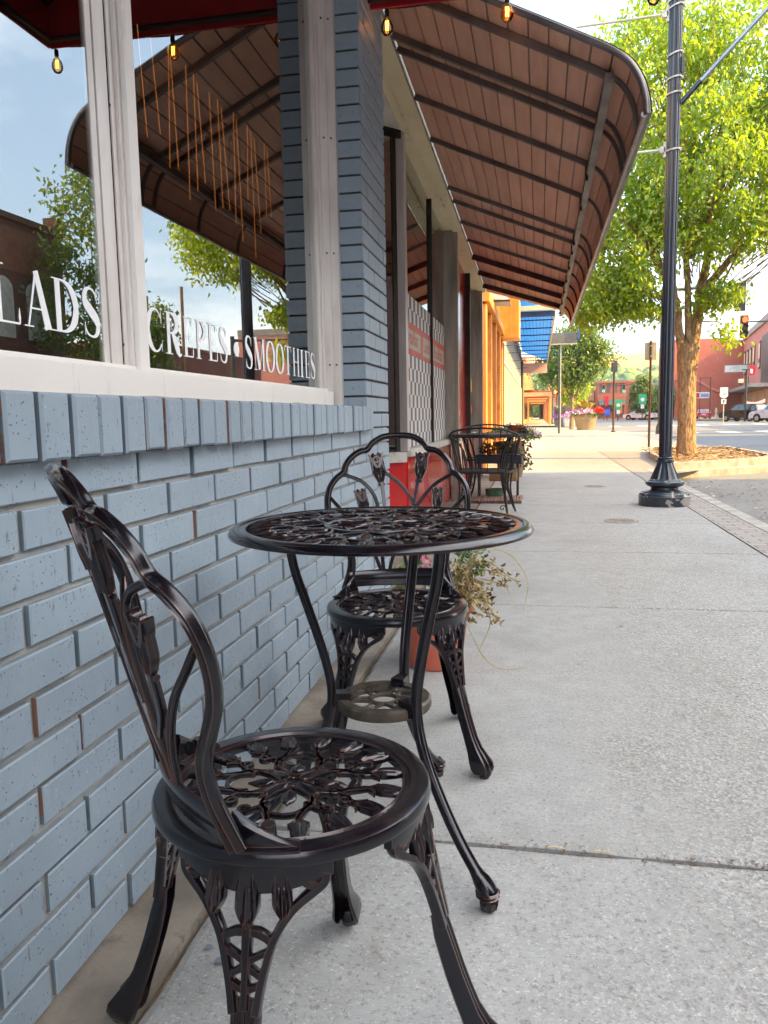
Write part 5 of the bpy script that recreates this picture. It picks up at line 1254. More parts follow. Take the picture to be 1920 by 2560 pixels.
# trees opposite, seen in the shop window
for i,(x,y,h,s) in enumerate(((17.6,32.3,13.0,25),(18.3,39.2,7.2,26))):
    tree('street_tree',('tall tree opposite, mirrored in the left window pane','dark conifer like tree opposite, mirrored at the left edge of the right pane','short tree opposite, mirrored before the brick building')[i],(x,y,0),[(0,0,h*.62,(2.0,1.2)[i],(2.0,1.1)[i],h*.36),(.6,-.3,h*.45,(1.7,1.1)[i],(1.6,.9)[i],h*.25),(-.3,.3,h*.8,1.0,1.0,h*.2)],360,12,.24,M_lf2,s,2.2,.18,.25)
# ================================================================ street furniture
M_pole=pm('brown_pole',S('#4A3128'),S('#3A2620'),5,.5,metal=.2); M_poleg=pm('grey_pole',S('#4A4D4E'),S('#3A3D3E'),5,.5,metal=.3)
M_sigy=pm('signal_yellow',S('#D9941A'),S('#C07E12'),9,.5); M_sigk=pm('signal_black',S('#1D1E1C'),S('#151614'),9,.5); M_alu=pm('sign_back',S('#B9B09A'),S('#A59C88'),6,.5,metal=.3)
RED=emat('red_lamp',(1,.03,.01),5); GRN=emat('green_lamp',(.02,.95,.55),3.2); ORG=emat('orange_hand',(1,.12,.02),4)
sg=thing('sign_post','thin brown post carrying a small sign seen from behind, left of the lamp post','sign',(2.966,22.7,0))
b=B(); b.tube([(0,0,-.02),(0,0,2.87)],.033,8); b.obj('post',M_pole,sg,50)
b=B(); b.cbox(-.155,.155,.035,.041,2.36,2.84,.002); b.obj('sign_plate',M_alu,sg)
b=B(); b.box(-.02,.02,-.04,.035,2.44,2.48); b.box(-.02,.02,-.04,.035,2.72,2.76); b.obj('clamp',M_clamp,sg)
ps=thing('pedestrian_signal_post','brown post with a pedestrian signal box seen from the side near the corner','signal',(3.64,41,0))
b=B(); b.lathe([(.12,-.01),(.12,.03),(.07,.06),(.055,.1),(.055,2.96)],12); b.obj('post',M_pole,ps,50)
b=B(); b.cbox(-.14,.15,-.16,.14,2.97,3.44,.02); b.cbox(-.02,.12,-.1,.1,3.44,3.52,.01); b.obj('signal_box',M_poleg,ps)
b=B(); b.cbox(-.17,-.06,-.1,0,1.05,1.2,.01); b.obj('push_button',M_sigk,ps)
# big round planter, square planters
def flowers(name,parent,c,rx,ry,h,n,mats,size,seed):
    rg=random.Random(seed)
    def s():
        a=rg.uniform(0,6.28); r=math.sqrt(rg.random()); hh=h*(1-r*r*.8)*rg.uniform(.75,1.05)
        return V((c[0]+rx*r*math.cos(a),c[1]+ry*r*math.sin(a),c[2]+hh)),(rg.gauss(0,.6),rg.gauss(0,.6)-.4,rg.gauss(.5,.5))
    return leafy(name,n,s,mats,size,.95,parent,.15)
M_pet=[pm('petal_white',S('#EFE9E6'),S('#E6D6DC'),30,.6),pm('petal_pink',S('#D98CC0'),S('#E7B5D3'),30,.6),pm('petal_purple',S('#A34FB0'),S('#C178C9'),30,.6)]
M_tan=pm('tan_planter',S('#A8957C'),S('#948168'),3,.7,bump=.2)
pl_=thing('round_planter','big round tan planter heaped with white, purple and red flowers at the corner','planter',(2.67,47.9,0))
b=B(); b.lathe([(.47,-.02),(.48,.02),(.70,.84),(.76,.90),(.78,.95),(.74,.96),(.70,.88),(.0,.86)],40); b.obj('pot',M_tan,pl_,35)
flowers('greenery',pl_,(0,0,.80),.78,.78,.30,900,[M_gr,M_yg],.15,1); flowers('mixed_flowers',pl_,(-.10,0,.85),.85,.8,.42,1100,M_pet,.10,2); flowers('red_flowers',pl_,(.72,-.2,.92),.30,.4,.34,380,[pm('petal_red',S('#D82A1E'),S('#E84A30'),30,.6)],.11,3)
leafy('spike_grass',120,lambda:(V((random.gauss(-.1,.15),random.gauss(0,.15),1.05)),(random.gauss(0,.5),random.gauss(0,.4),1.2)),[pm('spike_leaf',S('#B98A3A'),S('#7E8A30'),8,.7)],.55,.06,pl_,.5)
for i,(x,y) in enumerate(((1.62,64.5),(2.30,63.2))):
    sq_=thing('square_planter',('dark square planter with magenta flowers, left of the round planter','pale square planter half hidden behind the round planter')[i],'planter',(x,y,-.02),.1,'square street planters')
    b=B(); b.hexa([(-.36,-.36,0),(.36,-.36,0),(.36,.36,0),(-.36,.36,0),(-.45,-.45,.68),(.45,-.45,.68),(.45,.45,.68),(-.45,.45,.68)]); b.obj('box',pm('grey_planter',S('#6A6468'),S('#5A5458'),4,.7) if i==0 else M_white,sq_)
    flowers('flowers',sq_,(0,0,.6),.6,.5,.45,420,[M_pet[2],M_pet[1],M_mag] if i==0 else [M_pet[0],M_mag],.12,5+i)
leafy('ornamental_grass',160,lambda:(V((random.gauss(.15,.12),random.gauss(0,.12),.8)),(random.gauss(0,.6),random.gauss(0,.4),1.2)),[pm('grass_plume',S('#9A8A78'),S('#6E6658'),8,.8)],.7,.05,bpy.data.objects['square_planter'],.6)
# bus sign on tall pole
bs=thing('banner_sign_pole','tall dark steel pole with a flat grey sign box, its top under the leaves','sign',(.98,40,0))
b=B(); b.box(-.07,.02,-.05,.05,-.02,4.36); b.obj('pole',M_poleg,bs); b=B(); b.box(.022,.07,-.04,.04,-.02,4.34); b.obj('pole_cover',M_white,bs)
b=B(); b.cbox(-.47,.80,-.12,.12,4.36,4.88,.02); b.obj('sign_box',pm('grey_sign_box',S('#6A6660'),S('#5A5650')),bs); b=B(); b.box(-.49,.82,-.14,.14,4.31,4.355); b.obj('sign_ledge',M_alu,bs)
b=B(); b.cbox(.86,.92,-.22,.22,4.55,5.35,.01); b.obj('blue_flag',pm('blue_sign',S('#1D4FC8'),S('#1A45B0'),9,.5),bs)
# pedestrian hand signals
def hand(loc,lab,s=1.0,h=2.75):
    t=thing('hand_signal_post',lab,'signal',loc,0,'pedestrian signals showing a red hand')
    b=B(); b.lathe([(.18,-.02),(.18,.06),(.11,.18),(.07,.24),(.065,h-.2)],12); b.obj('post',M_poleg,t,50)
    b=B(); b.cbox(-.32,.24,-.12,.16,h-.22,h+.22,.03); b.obj('housing',M_sigk,t)
    b=B(); y=-.125; 
    b.poly([(-.26,y,h-.15),(-.10,y,h-.15),(-.06,y,h+.0),(-.26,y,h+.0)])
    for k in range(4): b.box(-.26+k*.046,-.225+k*.046,y-.004,y,h-.01,h+.12+.03*(k in(1,2)))
    b.hexa([(-.09,y-.004,h-.10),(-.05,y-.004,h-.08),(-.05,y,h-.08),(-.09,y,h-.10),(-.04,y-.004,h+.02),(0,y-.004,h+.04),(0,y,h+.04),(-.04,y,h+.02)])
    b.obj('lit_hand',ORG,t); return t
hand((1.42,66,0),'pedestrian signal with a red hand on the near corner past the crossing'); hand((1.9,112,0),'small far pedestrian signal with a red hand beyond the first',1,3.4)
def signal(par_,x,z,lit,s=1.0,y=0,face=-1,back=False):
    b=B(); b.cbox(x-.22*s,x+.22*s,y-.02,y+.02,z-.60*s,z+.60*s,.01); h=b.obj('backplate',M_sigy if not back else M_sigk,par_)
    b=B(); b.cbox(x-.175*s,x+.175*s,y-.14 if not back else y,y if not back else y+.2,z-.55*s,z+.55*s,.02); b.obj('housing',M_sigk,h)
    for k,(nm,m) in enumerate((('red_lens',RED if lit=='r' else pm('lens_dark_r',S('#3A1412'))),('amber_lens',pm('lens_dark_a',S('#5A4A1E'))),('green_lens',GRN if lit=='g' else pm('lens_dark_g',S('#1E3A30'))))):
        zz=z+(1-k)*.35*s; b=B(); yy=y-.145 if not back else y+.205
        b.tube([(x,yy,zz),(x,yy-(.006 if not back else -.006),zz)],.145*s,18); b.obj(nm,m,h)
        b=B(); pts=[(x+.155*s*math.cos(a),yy,zz+.155*s*math.sin(a)) for a in [PI*(-.15+1.3*i/10) for i in range(11)]]
        r1=b.ring(pts); r2=b.ring([(p[0],p[1]+(-.2 if not back else .2)*s,p[2]-.02) for p in pts])
        for i in range(10): b.face([r1[i],r1[i+1],r2[i+1],r2[i]])
        b.obj('visor',M_sigk,h)
ms=thing('traffic_signal_mast','mast arm with a red traffic light reaching in from the right','traffic light',(16,45,-.1))
b=B(); b.tube([(0,0,0),(0,0,6)],.13,12); b.tube([(0,0,5.75),(-3,0,5.70),(-5.45,0,5.66)],[.09,.06,.04],8); b.obj('mast_arm',M_poleg,ms,50); signal(ms,-5.47,5.43,'r',1.0)
ms=thing('traffic_signal_mast','mast arm with a traffic light seen from behind above the tree fork','traffic light',(5.25,36.5,0))
b=B(); b.lathe([(.22,0),(.2,.3),(.13,.5),(.11,6.2)],14); b.tube([(0,0,6.15),(1.6,0,6.2),(3.3,0,6.15)],[.08,.06,.045],8); b.obj('mast_arm',M_poleg,ms,50); signal(ms,3.1,5.75,'',1.0,0,1,True)
ms=thing('traffic_signal_mast','far mast arm with two green traffic lights over the street','traffic light',(17.6,130,-.1))
b=B(); b.tube([(0,0,0),(0,0,6.0)],.16,12); b.tube([(0,0,5.6),(-4,0,5.4),(-8.2,0,5.35)],[.11,.08,.05],8); b.obj('mast_arm',M_poleg,ms,50); signal(ms,-7.65,4.9,'g',1.0); signal(ms,-4.55,4.8,'g',1.0)
ms=thing('traffic_signal_mast','far dark mast with signals seen from behind, half behind the second tree','traffic light',(5.2,100,-.1))
b=B(); b.tube([(0,0,0),(0,0,6.2)],.12,10); b.tube([(0,0,5.2),(1.2,0,5.15)],.06,8); b.obj('mast_arm',M_poleg,ms,50); signal(ms,.6,4.7,'',.9,0,1,True); signal(ms,1.1,4.7,'',.9,0,1,True)
# far lamp posts along the left pavement
def small_lamp(loc,lab,h=3.9):
    t=thing('street_lamp',lab,'street lamp',loc,0,'dark lamp posts along the far left pavement'); b=B(); b.lathe([(.22,0),(.22,.15),(.13,.3),(.08,.5),(.07,h)],12); b.obj('post',M_poleg,t,50); b=B(); b.lathe([(.08,h),(.2,h+.15),(.22,h+.5),(.08,h+.75),(0,h+.8)],12); b.obj('lantern',M_alu,t,50); return t
l1=small_lamp((1.25,78,0),'nearest dark street lamp on the far left pavement')
for x,y,lb in ((1.3,92,'second'),(1.35,108,'third'),(1.4,126,'fourth'),(1.5,150,'fifth')): dup(l1,(x,y,0),0,lb+' dark street lamp on the far left pavement')
rl=thing('street_light_arm','thin street light with a flat cobra head above the red facade','street lamp',(20.05,84,-.1))
b=B(); b.tube([(0,0,0),(0,0,5.0)],.11,10); b.tube([(0,0,4.4),(-.7,0,3.6)],.03,6); b.obj('post',M_sigk,rl,50); b=B(); b.cbox(-.45,.3,-.1,.1,5.0,5.1,.02); b.obj('lamp_head',M_sigk,rl); b=B(); b.cbox(-.75,-.3,-.2,.2,3.75,4.15,.02); b.obj('control_box',M_alu,rl)
# route shield sign
rs=thing('route_sign','white route 195 shield sign on a thin post in front of the red wall','sign',(15.0,70,-.1))
b=B(); b.tube([(0,0,0),(0,0,2.9)],.035,8); b.tube([(.02,0,0),(.02,0,1.8)],.03,8); b.obj('post',M_alu,rs,50)
b=B(); b.prism([(-.30,2.25),(-.34,2.42),(-.26,2.62),(-.32,2.72),(-.30,2.98),(.30,2.98),(.32,2.72),(.26,2.62),(.34,2.42),(.30,2.25),(.15,2.12),(-.15,2.12)],'y',-.05,-.04); shp=b.obj('shield',pm('sign_white',S('#D9D6CE'),S('#C9C6BE'),9,.5),rs)
text('195',M_sigk,(0,-.052,2.40),.30,shp,(PI/2,0,0),.001); text('NORTH',M_sigk,(0,-.052,2.84),.15,shp,(PI/2,0,0),.001)
b=B(); b.cbox(-.2,.2,-.05,-.04,1.62,2.02,.002); pq=b.obj('arrow_plate',pm('sign_white',S('#D9D6CE')),rs); b=B(); b.prism([(-.04,1.68),(.04,1.68),(.04,1.85),(.10,1.85),(0,1.98),(-.10,1.85),(-.04,1.85)],'y',-.054,-.051); b.obj('arrow',M_sigk,pq)
# green and blue boards
M_grs=pm('green_sign',S('#1E9A62'),S('#1A8655'),9,.5)
for i,(x,y,z,w_,h_,m,lab) in enumerate(((13.2,108,2.15,.95,1.25,M_grs,'green route sign with a white disc by the conical tree'),(10.55,112,1.5,.75,1.3,M_grs,'darker green route sign with a white disc, left of the other'),(9.1,112,.75,.7,.8,pm('blue_board',S('#3355C8'),S('#2A48B0')),'small blue parking sign'))):
    t_=thing('direction_sign',lab,'sign',(x,y,-.1)); b=B(); b.tube([(0,0,0),(0,0,z+.2)],.05,8); b.obj('post',M_poleg,t_,50); b=B(); b.cbox(-w_/2,w_/2,-.08,-.06,z,z+h_,.01); bo=b.obj('board',m,t_)
    if i<2: b=B(); b.tube([(0,-.085,z+h_*.45),(0,-.09,z+h_*.45)],.24,16); b.obj('shield',M_paint,bo); b=B(); b.cbox(-.22,.22,-.08,-.06,z-.6,z-.05,.01); b.obj('lower_plate',M_paint,t_)
# pennant banner + red flag + hanging sign : see building part
# ================================================================ left row beyond the diner
def building(name,label,loc,cat='building'): return thing(name,label,cat,loc)
def W_(t,b,name,mats,smooth=None,parent=None,label=None):
    """world-coordinate part of thing t"""
    o=b.obj(name,mats,parent or t,smooth,label)
    if not parent: o.location=-V(t.location)
    return o
M_or=pm('orange_paint',S('#D98C45'),S('#C67A38'),3,.7,bump=.2,dirt=S('#A8632C'),stretch=(1,1,.3)); M_or2=pm('orange_boards',S('#E09A3E'),S('#D28A32'),3,.65,bump=.1)
M_bei=pm('beige_siding',S('#C9B896'),S('#B5A484'),4,.75,stretch=(1,1,.3)); M_gw=pm('grey_stucco',S('#9B978E'),S('#8A867E'),3,.8)
M_dg=pm('dark_glazing',S('#2A2E30'),S('#1E2224'),2,.15,coat=.5)
ob=building('orange_shop','orange painted shop front with square columns beyond the brown awning',(-1.1,17,0))
b=B(); b.box(-6,-1.12,14.1,20.9,0,4.3); W_(ob,b,'wall',M_or)
b=B(); b.box(-1.118,-1.10,14.9,20.2,.5,2.8); W_(ob,b,'window',M_dg)
b=B()
for y in (14.35,15.9,17.6,19.4,20.6): b.cbox(-1.12,-.92,y-.16,y+.16,0,2.9,.01)
W_(ob,b,'columns',M_or)
b=B(); b.box(-1.12,-.86,14.12,20.1,2.93,3.10); b.box(-1.12,-.98,14.12,20.1,3.10,4.2); W_(ob,b,'header',M_or2)
b=B(); 
for k in range(4): b.box(-.985+k*.12,-.868+k*.12,20.1,20.32,2.86,3.86)
b.box(-.98,-.50,20.32,21.4,2.88,3.84); W_(ob,b,'sign_box',M_or2)
b=B(); b.hexa([(-1.0,15.9,3.21),(-.58,15.9,3.18),(-.58,16.9,3.18),(-1.0,16.9,3.21),(-1.0,15.9,3.50),(-.58,15.9,3.20),(-.58,16.9,3.20),(-1.0,16.9,3.50)]); cn=W_(ob,b,'small_canopy',pm('white_canvas',S('#E8E4D8'),S('#D8D2C4'),3,.8)); b=B(); b.box(-1.0,-.57,15.88,15.9,3.15,3.185); b.obj('canopy_edge',M_sigk,cn)
bb=building('beige_shop','beige board clad shop with a brick edge and grey upper wall',(-1.1,30,0))
b=B(); b.box(-6,-1.05,21.4,48,0,4.2); W_(bb,b,'wall',M_gw)
b=B()
for i in range(60): b.box(-1.05,-1.005,22.0+i*.43,22.0+i*.43+.30,0,2.45)
b.box(-1.05,-1.02,22,48,0,2.45); W_(bb,b,'board_cladding',M_bei)
b=B(); b.hexa([(-1.04,21.9,2.42),(-.97,21.9,2.42),(-.97,40,2.42),(-1.04,40,2.42),(-1.04,21.9,2.50),(-.97,21.9,2.50),(-.97,40,2.50),(-1.04,40,2.50)]); W_(bb,b,'ledge',M_white)
def brickmat(name,c1,c2,mo,w_=.21,h_=.075):
    t=NT(name); v=t.coord(); sp_=t.n('ShaderNodeSeparateXYZ'); t.l(v,sp_.inputs[0]); cb=t.n('ShaderNodeCombineXYZ'); t.l(t.math('ADD',sp_.outputs[0],sp_.outputs[1]),cb.inputs[0]); t.l(sp_.outputs[2],cb.inputs[1])
    br=t.n('ShaderNodeTexBrick',Scale=1.0); br.inputs['Color1'].default_value=c4(c1); br.inputs['Color2'].default_value=c4(c2); br.inputs['Mortar'].default_value=c4(mo); br.inputs['Mortar Size'].default_value=.008; br.inputs['Brick Width'].default_value=w_; br.inputs['Row Height'].default_value=h_; t.l(cb.outputs[0],br.inputs['Vector'])
    col=t.mix(t.ramp(t.noise(v,.6,6,.7),[(.4,0.),(.7,.4)]),br.outputs['Color'],tuple(x*.6 for x in c2)); return t.set(color=col,rough=.88)
M_rb=brickmat('red_brick',S('#8A4632'),S('#74382A'),S('#8F7A6C')); M_db=brickmat('brown_brick',S('#6E4636'),S('#5A382C'),S('#6E5A50')); M_cb=brickmat('coral_painted_brick',S('#B86A56'),S('#AE604E'),S('#A25848')); M_pb=brickmat('pink_painted_brick',S('#C98474'),S('#C07A6C'),S('#B57064'))
b=B(); b.box(-1.05,-.93,21.45,21.9,0,2.86); W_(bb,b,'brick_pier',M_rb)
b=B(); b.box(-1.3,-.95,46.8,48.3,0,4.0); W_(bb,b,'teal_pier',pm('teal_paint',S('#2A4548'),S('#203638'),3,.6))
# blue open awning over the pavement
ba=building('blue_awning_shop','shop end with the big blue ribbed awning over the far pavement',(-1.0,38,0))
b=B(); b.box(-6,-1.06,25.7,48.2,4.2,5.3); W_(ba,b,'upper_wall',M_bei)
M_blu=leafmat('blue_canopy',S('#4F9FD8'),S('#7FBDE8'),S('#5FB0EC'),.6); M_blud=pm('navy_beam',S('#1F3E7A'),S('#18305F'),3,.6)
def thinp(P,n=(0,0,1),th=.02):
    q=B(); a=q.ring(P); c=q.ring([V(p)+V(n)*th for p in P]); q.bridge(a,c); q.face(a); q.face(c); return q
W_(ba,thinp([(-1.0,26,4.75),(.44,26,4.18),(.44,49.5,4.18),(-1.0,49.5,4.75)]),'canopy',M_blu)
b=B(); b.box(-1.0,.47,25.9,26.0,4.02,4.19); b.box(-1.02,-.95,26,49.5,4.0,4.1); W_(ba,b,'navy_beam',M_blud)
b=B(); b.box(-1.0,.50,25.7,25.88,4.20,4.34); b.box(.45,.50,25.9,49.6,4.08,4.22); W_(ba,b,'fascia',M_bei)
b=B()
for k in range(9): 
    y=27+k*2.5; b.box(-1.0,.44,y,y+.05,4.02,4.06)
for k in range(12):
    x=-.95+k*.12; b.tube([(x,26,4.06),(x,49.5,4.06)],.012,4)
W_(ba,b,'ribs',M_blud)
b=B(); b.box(-1.0,.46,49.4,49.6,3.45,4.05); W_(ba,b,'pink_fascia',pm('pink_board',S('#D9A892'),S('#CF9A84'),3,.7))
# bracket rods
b=B()
for y in (24,27,31,36,42): b.tube([(-1.05,y,3.0),(-.55,y,3.02)],.012,5)
W_(ba,b,'rods',M_poleg)
# far left row (each block its own thing)
row=[(70,90,5.2,-1.3,S('#D9904E'),2.75,'orange far shop with a red edged canopy across the side street',1.05,S('#B8402E')),(90,112,7.0,-1.6,S('#C98A78'),2.9,'pinkish far two storey shop with a wooden canopy',1.0,S('#D8863C')),(112,140,6.0,-1.4,S('#C7A06A'),2.9,'tan far shop in the left row',.95,S('#C77A4A')),(140,190,7.5,-1.5,S('#A8756A'),3.0,'dull red far block at the end of the left row',.9,S('#A88468'))]
for y0,y1,h,x,c,cz,lab,xo,cc in row:
    t_=building('far_shop',lab,(x,(y0+y1)/2,0)); m=pm('wall_%d'%y0,c,tuple(k*.85 for k in c),2,.8)
    b=B(); b.box(x-8,x,y0,y1,-.1,h); b.box(x-8.1,x+.12,y0-.05,y1,h,h+.3); W_(t_,b,'wall',m)
    b=B(); b.box(x,xo,y0+.2,y1-.5,cz,cz+.22); W_(t_,b,'canopy',pm('canopy_%d'%y0,cc,tuple(k*.8 for k in cc),2,.7)); b=B(); b.box(x,xo,y0+.05,y0+.2,cz-.25,cz+.1); W_(t_,b,'canopy_front',pm('canopyfront_%d'%y0,S('#D89A62'),S('#C88A54')))
    b=B()
    for k in range(int((y1-y0)/5)): b.box(x,x+.03,y0+1+k*5,y0+4.4+k*5,.5,2.5)
    W_(t_,b,'windows',M_dg)
    b=B()
    for k in range(int((y1-y0)/9)+1): b.tube([(xo-.1,y0+.4+k*9,0),(xo-.1,y0+.4+k*9,cz)],.07,8)
    W_(t_,b,'posts',m)
    b=B(); b.hexa([(x,y0,cz+.3),(x+.9,y0,cz+.3),(x+.9,y0+3,cz+.3),(x,y0+3,cz+.3),(x,y0,cz+1.5),(x+.1,y0,cz+1.5),(x+.1,y0+3,cz+1.5),(x,y0+3,cz+1.5)]); W_(t_,b,'slanted_sign',pm('slsign_%d'%y0,S('#E0B060'),S('#D08A50'),2,.7))
# hanging red banners
for i,(x,y,z) in enumerate(((2.1,70,3.6),(2.2,88,3.3),(2.3,104,3.0))):
    t_=thing('hanging_basket',('nearest','middle','farthest')[i]+' red flower basket hanging over the far pavement','basket',(x,y,z)); leafy('flowers',150,lambda:(V((random.gauss(0,.2),random.gauss(0,.2),random.gauss(0,.25))),(random.gauss(0,1),random.gauss(0,1),random.gauss(0,1))),[pm('petal_red',S('#D82A1E'),S('#E84A30'),30,.6)],.16,.8,t_); b=B(); b.lathe([(.0,-.3),(.2,-.2),(.28,0),(.0,.02)],12); b.obj('bowl',M_sigk,t_,40)
# ================================================================ across the street
op=building('tall_corner_building','tall brick building opposite whose shadow covers the near pavement',(26,-8,0))
b=B(); b.box(20,34,-40,9.0,-.1,16.3); b.box(19.85,34,-40,9.1,16.0,16.6); W_(op,b,'wall',M_db)
b=B()
for z in (1,5.2,9.2,13):
    for k in range(12): b.box(19.97,20.02,-38+k*3.8,-36.4+k*3.8,z,z+2.2)
W_(op,b,'windows',M_dg)
o2=building('arched_brick_building','brown brick building opposite with arched pale windows, mirrored in the left pane',(26,28,0))
b=B(); b.box(20,34,20.5,34.2,-.1,9.6); b.box(19.85,34,20.4,34.3,9.5,9.75); b.box(19.8,20.4,33.5,34.35,9.6,10.25); W_(o2,b,'wall',M_db)
for y in (22,24.6,27.2,29.9,32.0):
    b=B(); pts=[(y+.6*math.cos(a),6.6+.5*math.sin(a)) for a in [PI*i/10 for i in range(11)]]+[(y-.6,4.6),(y+.6,4.6)]; b.prism(pts,'x',19.95,20.01); wo=W_(o2,b,'window',M_white); b=B(); b.prism([(y+.48*(p[0]-y)/.6,4.7+(p[1]-4.6)*.92) for p in pts],'x',19.93,19.949); b.obj('blind',pm('blind',S('#B9B4A8'),S('#A09A8E'),4,.7),wo)
b=B(); b.box(19.96,20.0,21,34,.4,3.4); W_(o2,b,'shop_window',M_dg)
b=B(); b.box(18.9,20,21,34,3.5,3.8); W_(o2,b,'canopy',M_poleg)
b=B(); b.box(19.97,20.0,29.5,33.3,7.4,9.2); W_(o2,b,'faded_wall_sign',pm('faded_sign',S('#8A5E48'),S('#7A4E3C'),3,.85))
o3=building('low_brick_building','long low reddish brick building opposite, mirrored behind CREPES',(28,52,0))
b=B(); b.box(20,38,42.5,61,-.1,5.5); b.box(19.9,38,42.4,61.1,5.4,5.6); W_(o3,b,'wall',M_rb)
b=B(); 
for k in range(4): b.box(19.97,20.02,44+k*4.3,45.6+k*4.3,1.2,3.0)
W_(o3,b,'windows',M_dg)
for i,(x,y) in enumerate(((19.3,45.5),(19.3,41.0))):
    t_=thing('utility_pole',('tall thin utility pole opposite','shorter thin utility pole opposite')[i],'pole',(x,y,0)); b=B(); b.tube([(0,0,0),(0,0,9-i*1.2)],.10,8); b.obj('pole',M_bark,t_,50)
# red building at the far right corner
rbld=building('coral_brick_building','large coral painted brick building with a stepped blank side wall across the junction',(25,126,0))
b=B(); b.prism([(19.6,0),(29.35,0),(29.35,11.2),(27.95,11.2),(27.93,11.85),(27.4,11.85),(27.4,11.55),(19.6,11.55)],'y',125,140); W_(rbld,b,'side_wall',M_cb)
b=B(); b.hexa([(29.35,125,0),(24.6,92,0),(34,92,0),(40,125,0),(29.35,125,11.0),(24.6,92,11.0),(34,92,11.0),(40,125,11.0)]); fr_=W_(rbld,b,'front_wing',M_pb)
b=B(); b.hexa([(29.1,125,11.0),(24.3,91.9,11.0),(34,91.9,11.0),(40,125.1,11.0),(29.1,125,11.75),(24.3,91.9,11.75),(34,91.9,11.75),(40,125.1,11.75)]); W_(rbld,b,'parapet',pm('grey_parapet',S('#8A827C'),S('#7A726C')))
fdir=V((24.6-29.35,92-125,0)); fl=fdir.length; fdir.normalize(); fn=V((fdir.y,-fdir.x,0)); 
if fn.x>0: fn=-fn
def fpt(s,z,o=0): p=V((29.35,125,0))+fdir*s+fn*o; return (p.x,p.y,z)
for s in (2.0,5.6,9.6,13.8,20,25):
    b=B(); 
    b.hexa([fpt(s,6.0,.0),fpt(s+1.7,6.0,.0),fpt(s+1.7,6.0,.12),fpt(s,6.0,.12),fpt(s,9.3,.0),fpt(s+1.7,9.3,.0),fpt(s+1.7,9.3,.12),fpt(s,9.3,.12)]); wo=W_(rbld,b,'window',M_poleg)
    b=B(); b.hexa([fpt(s+.25,7.2,.12),fpt(s+1.45,7.2,.12),fpt(s+1.45,7.2,.15),fpt(s+.25,7.2,.15),fpt(s+.25,9.0,.12),fpt(s+1.45,9.0,.12),fpt(s+1.45,9.0,.15),fpt(s+.25,9.0,.15)]); b.hexa([fpt(s+.25,6.2,.12),fpt(s+1.45,6.2,.12),fpt(s+1.45,6.2,.15),fpt(s+.25,6.2,.15),fpt(s+.25,6.7,.12),fpt(s+1.45,6.7,.12),fpt(s+1.45,6.7,.15),fpt(s+.25,6.7,.15)]); b.obj('blind',pm('cream_blind',S('#E0CFA0'),S('#D2BE8C'),3,.7),wo)
b=B(); b.hexa([fpt(-3,3.5,0),fpt(33,3.5,0),fpt(33,3.5,2.2),fpt(-3,3.5,2.2),fpt(-3,3.9,0),fpt(33,3.9,0),fpt(33,3.9,2.2),fpt(-3,3.9,2.2)]); W_(rbld,b,'street_canopy',pm('grey_parapet',S('#8A827C')))
b=B(); b.hexa([fpt(0,.3,0),fpt(32,.3,0),fpt(32,.3,.1),fpt(0,.3,.1),fpt(0,3.3,0),fpt(32,3.3,0),fpt(32,3.3,.1),fpt(0,3.3,.1)]); W_(rbld,b,'shop_windows',pm('lit_shop_front',S('#8A6A48'),S('#C9AE7C'),.35,.3))
b=B(); b.hexa([fpt(24,4.0,0),fpt(33,4.0,0),fpt(33,4.0,.2),fpt(24,4.0,.2),fpt(24,9.6,0),fpt(33,9.6,0),fpt(33,9.6,.2),fpt(24,9.6,.2)]); W_(rbld,b,'dark_panel',M_sigk)
# sloped low wing with stair line, bricked window
b=B(); b.prism([(19.6,0),(26.3,0),(26.3,3.4),(24.6,4.1),(22.9,5.2),(21.9,5.6),(19.6,5.6)],'y',123.4,124.9); W_(rbld,b,'low_wing',M_cb)
b=B(); b.prism([(19.6,5.6),(21.9,5.6),(22.9,5.2),(24.6,4.1),(26.3,3.4),(26.4,3.65),(24.7,4.4),(23.0,5.5),(21.95,5.9),(19.6,5.9)],'y',123.2,125); W_(rbld,b,'coping',pm('coral_coping',S('#C47862'),S('#B86E5A')))
b=B(); b.box(21.0,22.6,124.9,124.99,5.9,8.2); W_(rbld,b,'blocked_window',pm('coral_coping',S('#D27860')))
ws=thing('hanging_sign','long white sign with a mountain line drawing and script hung by the coral building','sign',(22.6,99.5,5.4))
b=B(); b.cbox(-1.25,1.25,0,.12,0,.88,.02); bo=b.obj('board',pm('sign_white',S('#D9D6CE')),ws); b=B(); b.loop([(x,-.01,z) for x,z in ((-1.22,.03),(1.22,.03),(1.22,.85),(-1.22,.85))],V((0,1,0)),.06,.02,BAR2); b.obj('border',pm('grey_parapet',S('#8A827C')),bo)
b=B(); b.tube([(-.8,-.015,.3),(-.5,-.015,.55),(-.35,-.015,.5),(0,-.015,.72),(.3,-.015,.55)],.018,4); b.obj('mountain_line',M_poleg,bo)
b=B()
for k in range(7): b.tube([(-.25+k*.1,-.015,.40+.03*(k%2)),(-.19+k*.1,-.015,.47-.04*(k%3))],.014,4); b.tube([(-.15+k*.08,-.015,.20+.03*(k%2)),(-.10+k*.08,-.015,.26)],.014,4)
b.obj('script_lines',M_poleg,bo); b=B(); b.tube([(1.4,.05,-2.0),(1.4,.05,1.0)],.05,8); b.tube([(1.4,.05,.9),(-1.2,.05,.9)],.03,6); b.obj('bracket',M_poleg,ws,50)
fg=thing('red_flag','red flag with a white mark hanging from the facade beside the white sign','flag',(22.4,93,5.9))
b=B(); G_=[[V((.75*u-.15*v_,.1*math.sin(u*5),-.2*u-1.35*v_*(1-.35*u))) for u in [i/6 for i in range(7)]] for v_ in [j/5 for j in range(6)]]
vv=[[b.b.verts.new(p) for p in r] for r in G_]
